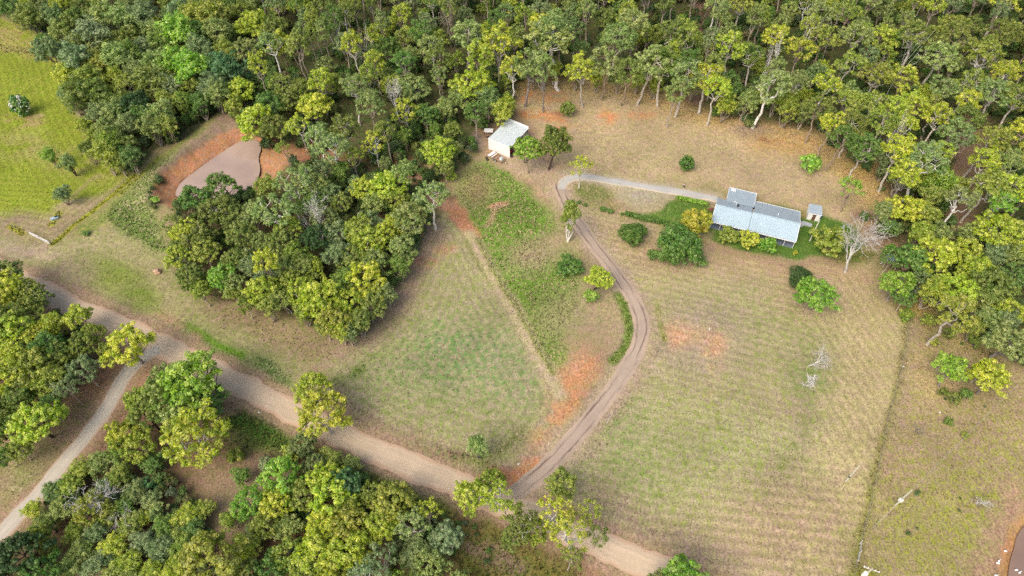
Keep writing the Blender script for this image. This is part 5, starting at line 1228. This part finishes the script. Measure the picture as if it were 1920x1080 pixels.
def fence(name, label, pts, step, ph, rad, wires, mat, wmat, cat="fence", wr=.012, pm=None):
    P = lineup(pts, step); z0 = hz(*P[0]); f = thing(name, label, cat, (P[0][0], P[0][1], z0)); rg = random.Random(len(P)); me = None
    for i, (x, y) in enumerate(P):
        lz = hz(x, y) - z0; hh = ph * (1.25 if i % 8 == 0 else 1)
        if me is None: b = MB().tube([(0, 0, -.2), (0, 0, hh)], [rad, rad * .85], 6); o = b.build("post", mat, f); me = o.data
        else: o = link("post", me, f)
        o.location = (x - P[0][0], y - P[0][1], lz); o.rotation_euler = (rg.uniform(-.05, .05), rg.uniform(-.05, .05), rg.uniform(0, 3))
    for zz_ in wires:
        MB().tube([(x - P[0][0], y - P[0][1], hz(x, y) - z0 + zz_) for x, y in P], wr, 3, False).build("wire", wmat, f)
    return f
EF = [(1706, 600), (1690, 690), (1662, 790), (1634, 930), (1606, 1045), (1594, 1110)]
fence("wire_fence", "wire fence with weathered posts dividing the right-hand paddocks", EF, 4.0, 1.15, .07, (.4, .75, 1.05), M_TIMBER, M_WIRE)
fence("wire_fence", "wire fence in long yellow grass running from the gate up to the dam", [(98, 458), (215, 362), (252, 328), (330, 268), (395, 222)], 4.0, 1.15, .07, (.4, .75, 1.05), M_TIMBER, M_WIRE)
fence("wire_fence", "wire fence down the middle between the mown and the green paddock", [(895, 447), (941, 532), (986, 612), (1040, 703)], 4.5, 1.05, .05, (.5, .95), M_TIMBER, M_WIRE)
fence("wire_fence", "short wire fence in yellow weeds left of the field gate", [(-60, 400), (18, 424), (44, 438)], 3.5, 1.1, .07, (.5, .95), M_TIMBER, M_WIRE)
fence("wire_fence", "wire fence along the far edge of the clearing under the forest", [(975, 168), (1040, 156), (1130, 160), (1200, 170), (1300, 212), (1400, 246), (1545, 258)], 5, 1.1, .05, (.5, .95), M_TIMBER, M_WIRE)
fence("yard_rail", "white pipe rail at the corner near the bottom right power pole", [(1611, 1020), (1609, 1038), (1604, 1057), (1616, 1065)], 1.9, 1.25, .05, (.65, 1.2), M_PORC, M_PORC, "railing", .035)
g0, g1 = W(59, 442), W(96, 460); gA = math.atan2(g1[1] - g0[1], g1[0] - g0[0]); gL = math.hypot(g1[0] - g0[0], g1[1] - g0[1])
gt = thing("farm_gate", "silvery double farm gate at the corner of the bright left field", "gate", (g0[0], g0[1], hz(*g0)), gA)
for x0, x1 in ((.1, gL / 2 - .05), (gL / 2 + .05, gL - .1)):
    b = MB()
    for zz_ in (.15, .45, .75, 1.05, 1.25): b.tube([(x0, 0, zz_), (x1, 0, zz_)], .035, 5)
    for xx in (x0, (x0 + x1) / 2, x1): b.tube([(xx, 0, .15), (xx, 0, 1.25)], .035, 5)
    b.build("gate_leaf", M_PORC, gt)
for xx in (0, gL / 2, gL): MB().tube([(xx, 0, -.2), (xx, 0, 1.5)], .1, 8).build("post", M_POLE, gt)
o = MB().box(-.12, .12, -.03, .03, 0, .75).build("marker_board", M_PORC); x, y = W(1329, 620); o.location = (x, y, hz(x, y)); tag(o, "small white marker board standing above an orange earth patch", "marker")
for u, v, lb in ((1694, 687, "small white tag lying beside the right-hand wire fence"), (1763, 773, "small white stone in the weeds below the leaning white-trunked gum"), (972, 870, "small pale stone on the orange earth at the driveway mouth"), (486, 773, "small white stone on the near verge of the main road")):
    x, y = W(u, v); bm = bmesh.new(); bmesh.ops.create_icosphere(bm, subdivisions=2, radius=.16)
    for vt in bm.verts: vt.co = Vector((vt.co.x * (1.3 + .3 * math.sin(9 * vt.co.y)), vt.co.y, vt.co.z * .6))
    me = bpy.data.meshes.new("stone"); bm.to_mesh(me); bm.free(); me.materials.append(M_PORC); tag(link("stone", me, None, (x, y, hz(x, y) + .05)), lb, "stone")
# sheet-roofed lean-to half hidden under the trees right of the dead gum
x, y = W(1666, 497)
lt = thing("lean_to", "pale blue roofed lean-to mostly hidden under trees right of the dead gum", "lean-to", (x, y, hz(x, y)), R(-15))
for px_ in (-1.35, 1.35):
    for py_ in (-1.0, 1.0): MB().tube([(px_, py_, -.2), (px_, py_, 2.2)], .06, 6).build("post", M_PORC, lt)
ribbed(MB(), -1.5, 1.5, 1.2, 2.4, -1.2, 2.2, pitch=.3).build("roof", M_TARP, lt); MB().tube([(-1.5, -1.25, 2.15), (-2.2, -1.3, 2.1), (-2.4, -1.4, 1.2)], .07, 6).build("downpipe", M_PORC, lt)

# ---- hedges and planted bushes
def bush_row(name, label, pts, step, s, col, h=1.1, cat="hedge"):
    P = lineup(pts, step); o = thing(name, label, cat, (P[0][0], P[0][1], hz(*P[0]))); g = random.Random(int(P[0][0] * 10))
    for i, (x, y) in enumerate(P):
        p = g.choice(PROTO["shrub"]); c = link("crown", p["crown"], o); k = s / p["r"] * g.uniform(.9, 1.15)
        c.scale = (k, k, h / p["h"]); c.location = (x - P[0][0], y - P[0][1], 0); c.rotation_euler = (0, 0, g.uniform(0, 6)); b = COL[col]; j = g.uniform(.8, 1.15); c.color = (b[0] * j, b[1] * j, b[2] * j, 1)
bush_row("clipped_hedge", "clipped bright green hedge between the pale driveway and the lawn", [(1271, 374), (1327, 386)], .8, .75, "bright", 1.2)
bush_row("garden_hedge", "dark green hedge along the lower edge of the lawn", [(1176, 405), (1212, 414), (1250, 423)], .95, .8, "green", 1.3)
for u, v, s, lb in ((1074, 379, .55, "tiny bush at the left tip of the garden edge"), (1085, 381, .7, "second small bush along the garden's left edge"), (1097, 385, .65, "third small bush along the garden's left edge, leaning low"), (1131, 393, .95, "left of two rounded bushes midway along the garden edge"), (1144, 397, .9, "right of two rounded bushes midway along the garden edge"), (1166, 402, .55, "small bush at the left end of the dark garden hedge")):
    t = tree(u, v, 5, "shrub", "green", "", label="planted green " + lb, h=s * 1.4); t['r'] = s; put_tree(t)
t = tree(1334, 398, 6, "shrub", "green", "", label="magenta-flowering bush against the left end wall of the farmhouse", h=2.2); t['r'] = 1.0; mg = put_tree(t)
def petals(par, r, h, n, mat, size, seed):
    g = np.random.default_rng(seed); d = unit(g.normal(size=(n, 3)) + np.array([0, 0, .6])); c = np.array([0, 0, h * .5]) + d * np.array([r, r, h * .52])
    v, f, col = leaf_cloud(g, c, np.full(n, .16), 7, size, jit=.6); me = mesh_np("blossom", v, f, mat); o = link("blossom", me, par); s = par.scale; o.scale = (1 / s[0], 1 / s[1], 1 / s[2])
petals(mg, 1.0, 2.1, 40, M_PETAL_M, .14, 2)
for o in C.objects:
    if o.get("label", "").startswith("flowering shrub dotted"): petals(o, 2.5, 5.6, 110, M_PETAL_W, .24, 5)

# ---- power poles
def pole(base, h, label, arm=None, cap=True, box=False, band=False, tr_=False, z_at=None):
    x, y = base; p = thing("power_pole", label, "pole", (x, y, hz(x, y)))
    MB().tube([(0, 0, -.5), (0, 0, h)], [.17, .12], 10).build("shaft", M_POLE, p)
    if band: MB().tube([(0, 0, h * .28), (0, 0, h * .34)], .19, 10).build("band", M_DARK, p)
    if box: MB().box(-.32, .32, -.28, .28, h * .30, h * .42).build("meter_box", M_PORC, p, bevel=.03)
    if arm:
        a, l_ = arm; c, s = math.cos(a), math.sin(a); zz_ = h - .35
        MB().tube([(-c * l_, -s * l_, zz_), (c * l_, s * l_, zz_)], .07, 6).build("cross_arm", M_POLE, p)
        for k in (-.9, -.45, .45, .9): MB().tube([(c * l_ * k, s * l_ * k, zz_ + .05), (c * l_ * k, s * l_ * k, zz_ + .3)], [.13, .08], 8).build("insulator", M_PORC, p)
    if tr_: MB().tube([(-.55, -.25, h - 2.4), (-.55, -.25, h - 1.3)], .36, 14).tube([(-.55, -.25, h - 1.3), (-.55, -.25, h - 1.2)], [.33, .1], 14).build("transformer", M_PORC, p)
    return p
pA, pB = W(1585, 903), W(1678, 948); pC = W(1518, 452); pD = W(1635, 1067, 9.0)
pole(pA, 6.4, "lone power pole standing on the mown grass left of the wire fence", band=True)
pole(pB, 6.6, "power pole carrying a white box in the weedy right-hand paddock", box=True)
pole(pC, 7.2, "pale power pole on the lawn between farmhouse and cabin")
pole(pD, 9.0, "power pole with cross-arm and white transformer at the bottom edge", arm=(R(-22), 1.2), tr_=True)
def wire(label, a, za, c, zc, sag, r=.03):
    n = 14; pts = []; x0, y0 = a; z0 = hz(*a)
    for i in range(n + 1):
        t = i / n; pts.append(((c[0] - x0) * t, (c[1] - y0) * t, za + (zc - za) * t - sag * 4 * t * (1 - t)))
    o = MB().tube(pts, r, 4).build("power_line", M_WIRE); o.location = (x0, y0, z0); tag(o, label, "cable")
wire("overhead cable rising to the right from the pole with the white box", pB, 6.5, W(1990, 640, 7.0), 8.0, .5)
wire("stay wire slanting from the box pole down to the ground at left", pB, 5.4, W(1636, 990), .1, 0, .035)
wire("overhead cable from the lawn pole to the farmhouse roof", pC, 7.0, (67.2, 117.8), 3.6, .3, .02)

# ---- person by the pale driveway
x, y = W(1281.4, 352.8)
man = thing("person", "person in white shirt and dark trousers walking on the verge above the pale driveway", "person", (x, y, hz(x, y)), R(-60))
def skin_chain(name, verts, edges, rad, mat, par, sub=1):
    me = bpy.data.meshes.new(name); me.from_pydata(verts, edges, []); me.materials.append(mat); o = link(name, me, par)
    bm = bmesh.new(); bm.from_mesh(me); ly = bm.verts.layers.skin.verify()
    for i, vt in enumerate(bm.verts): vt[ly].radius = (rad[i], rad[i]) if not isinstance(rad[i], tuple) else rad[i]; vt[ly].use_root = (i == 0)
    bm.to_mesh(me); bm.free(); o.modifiers.new("skin", 'SKIN').use_smooth_shade = True; sb = o.modifiers.new("sub", 'SUBSURF'); sb.levels = sub; sb.render_levels = sub; return o
bv = [(0, 0, .95), (0, 0, 1.15), (.01, 0, 1.38), (.02, 0, 1.50), (.04, 0, 1.58), (.05, 0, 1.70),
      (0, .19, 1.40), (.06, .24, 1.14), (.22, .22, .93), (.29, .21, .86), (0, -.19, 1.40), (-.07, -.24, 1.13), (.02, -.24, .90), (.04, -.24, .82),
      (.02, .1, .88), (.16, .1, .50), (.20, .1, .10), (.33, .1, .04), (-.02, -.1, .88), (-.06, -.1, .48), (-.30, -.1, .14), (-.22, -.1, .04)]
be = [(0, 1), (1, 2), (2, 3), (3, 4), (4, 5), (2, 6), (6, 7), (7, 8), (8, 9), (2, 10), (10, 11), (11, 12), (12, 13), (0, 14), (14, 15), (15, 16), (16, 17), (0, 18), (18, 19), (19, 20), (20, 21)]
br = [.13, .12, .14, .055, .085, .09, .06, .042, .032, .035, .06, .042, .032, .035, .085, .06, .04, .04, .085, .06, .04, .04]
skin_chain("body", bv, be, br, M_SKIN, man)
skin_chain("shirt", [(0, 0, .98), (0, 0, 1.15), (.01, 0, 1.38), (0, .19, 1.41), (.03, .225, 1.24), (0, -.19, 1.41), (-.04, -.225, 1.24)], [(0, 1), (1, 2), (2, 3), (3, 4), (2, 5), (5, 6)], [.16, .15, .165, .085, .07, .085, .07], M_SHIRT, man)
skin_chain("trousers", [(0, 0, .95), (.02, .1, .86), (.16, .1, .50), (.20, .1, .13), (-.02, -.1, .86), (-.06, -.1, .48), (-.28, -.1, .17)], [(0, 1), (1, 2), (2, 3), (0, 4), (4, 5), (5, 6)], [.15, .105, .078, .06, .105, .078, .06], M_TROUS, man)
bm = bmesh.new(); bmesh.ops.create_uvsphere(bm, u_segments=12, v_segments=8, radius=.125)
for vt in bm.verts: vt.co = Vector((vt.co.x + .02, vt.co.y * .9, vt.co.z * .8 + 1.73))
me = bpy.data.meshes.new("hair"); bm.to_mesh(me); bm.free(); me.materials.append(M_HAIR); link("hair", me, man)
# ---- white ducks at the pond
def duck(u, v, rz, label, on_water=False):
    z = POND_Z - .03 if on_water else None; x, y = W(u, v, POND_Z if on_water else 0)
    o = thing("duck", label, "duck", (x, y, z if on_water else hz(x, y) - (.0)), rz, "white ducks at the pond")
    bm = bmesh.new()
    def ell(c, r, tip=0):
        ret = bmesh.ops.create_uvsphere(bm, u_segments=12, v_segments=8, radius=1)
        for vt in ret['verts']:
            k = 1 - (.55 * max(0, -vt.co.x) if tip else 0); vt.co = Vector((vt.co.x * r[0] + c[0], vt.co.y * r[1] * k + c[1], vt.co.z * r[2] * k + c[2] + (max(0, -vt.co.x) * .06 if tip else 0)))
    lz = .0 if on_water else .12
    ell((0, 0, .14 + lz), (.32, .15, .14), 1); ell((.27, 0, .30 + lz), (.055, .05, .15)); ell((.31, 0, .44 + lz), (.085, .06, .065))
    me = bpy.data.meshes.new("body"); bm.to_mesh(me); bm.free(); me.materials.append(M_FEATHER)
    for p in me.polygons: p.use_smooth = True
    link("body", me, o); MB().slab([(.37, -.03, .44 + lz), (.47, -.025, .42 + lz), (.47, .025, .42 + lz), (.37, .03, .44 + lz)], .025).build("beak", M_BEAK, o)
    for s in (-1, 1): MB().box(-.2, .12, s * .135 - .012, s * .135 + .012, .12 + lz, .22 + lz).build("wing", M_FEATHER, o)
    if not on_water:
        for s in (-1, 1): MB().tube([(0, s * .06, .0), (0, s * .06, .14)], .015, 5).box(-.02, .09, s * .06 - .04, s * .06 + .04, 0, .012).build("leg", M_BEAK, o)
duck(1887, 1032, 3.1, "white duck alone on the orange bank, highest of those ashore"); duck(1873, 1052, .7, "white duck at the grass edge, right behind a second one"); duck(1871.5, 1056, 3.0, "white duck just below another at the grass edge")
duck(1867, 1079, 0, "white duck on the bank at the very bottom of the photo"); duck(1905, 1069, 3.2, "white duck swimming nearest the pond's left shore", True); duck(1911, 1074, .5, "white duck swimming right of another on the brown pond", True)
print("done", round(time.time() - T0, 1), len(bpy.data.objects))
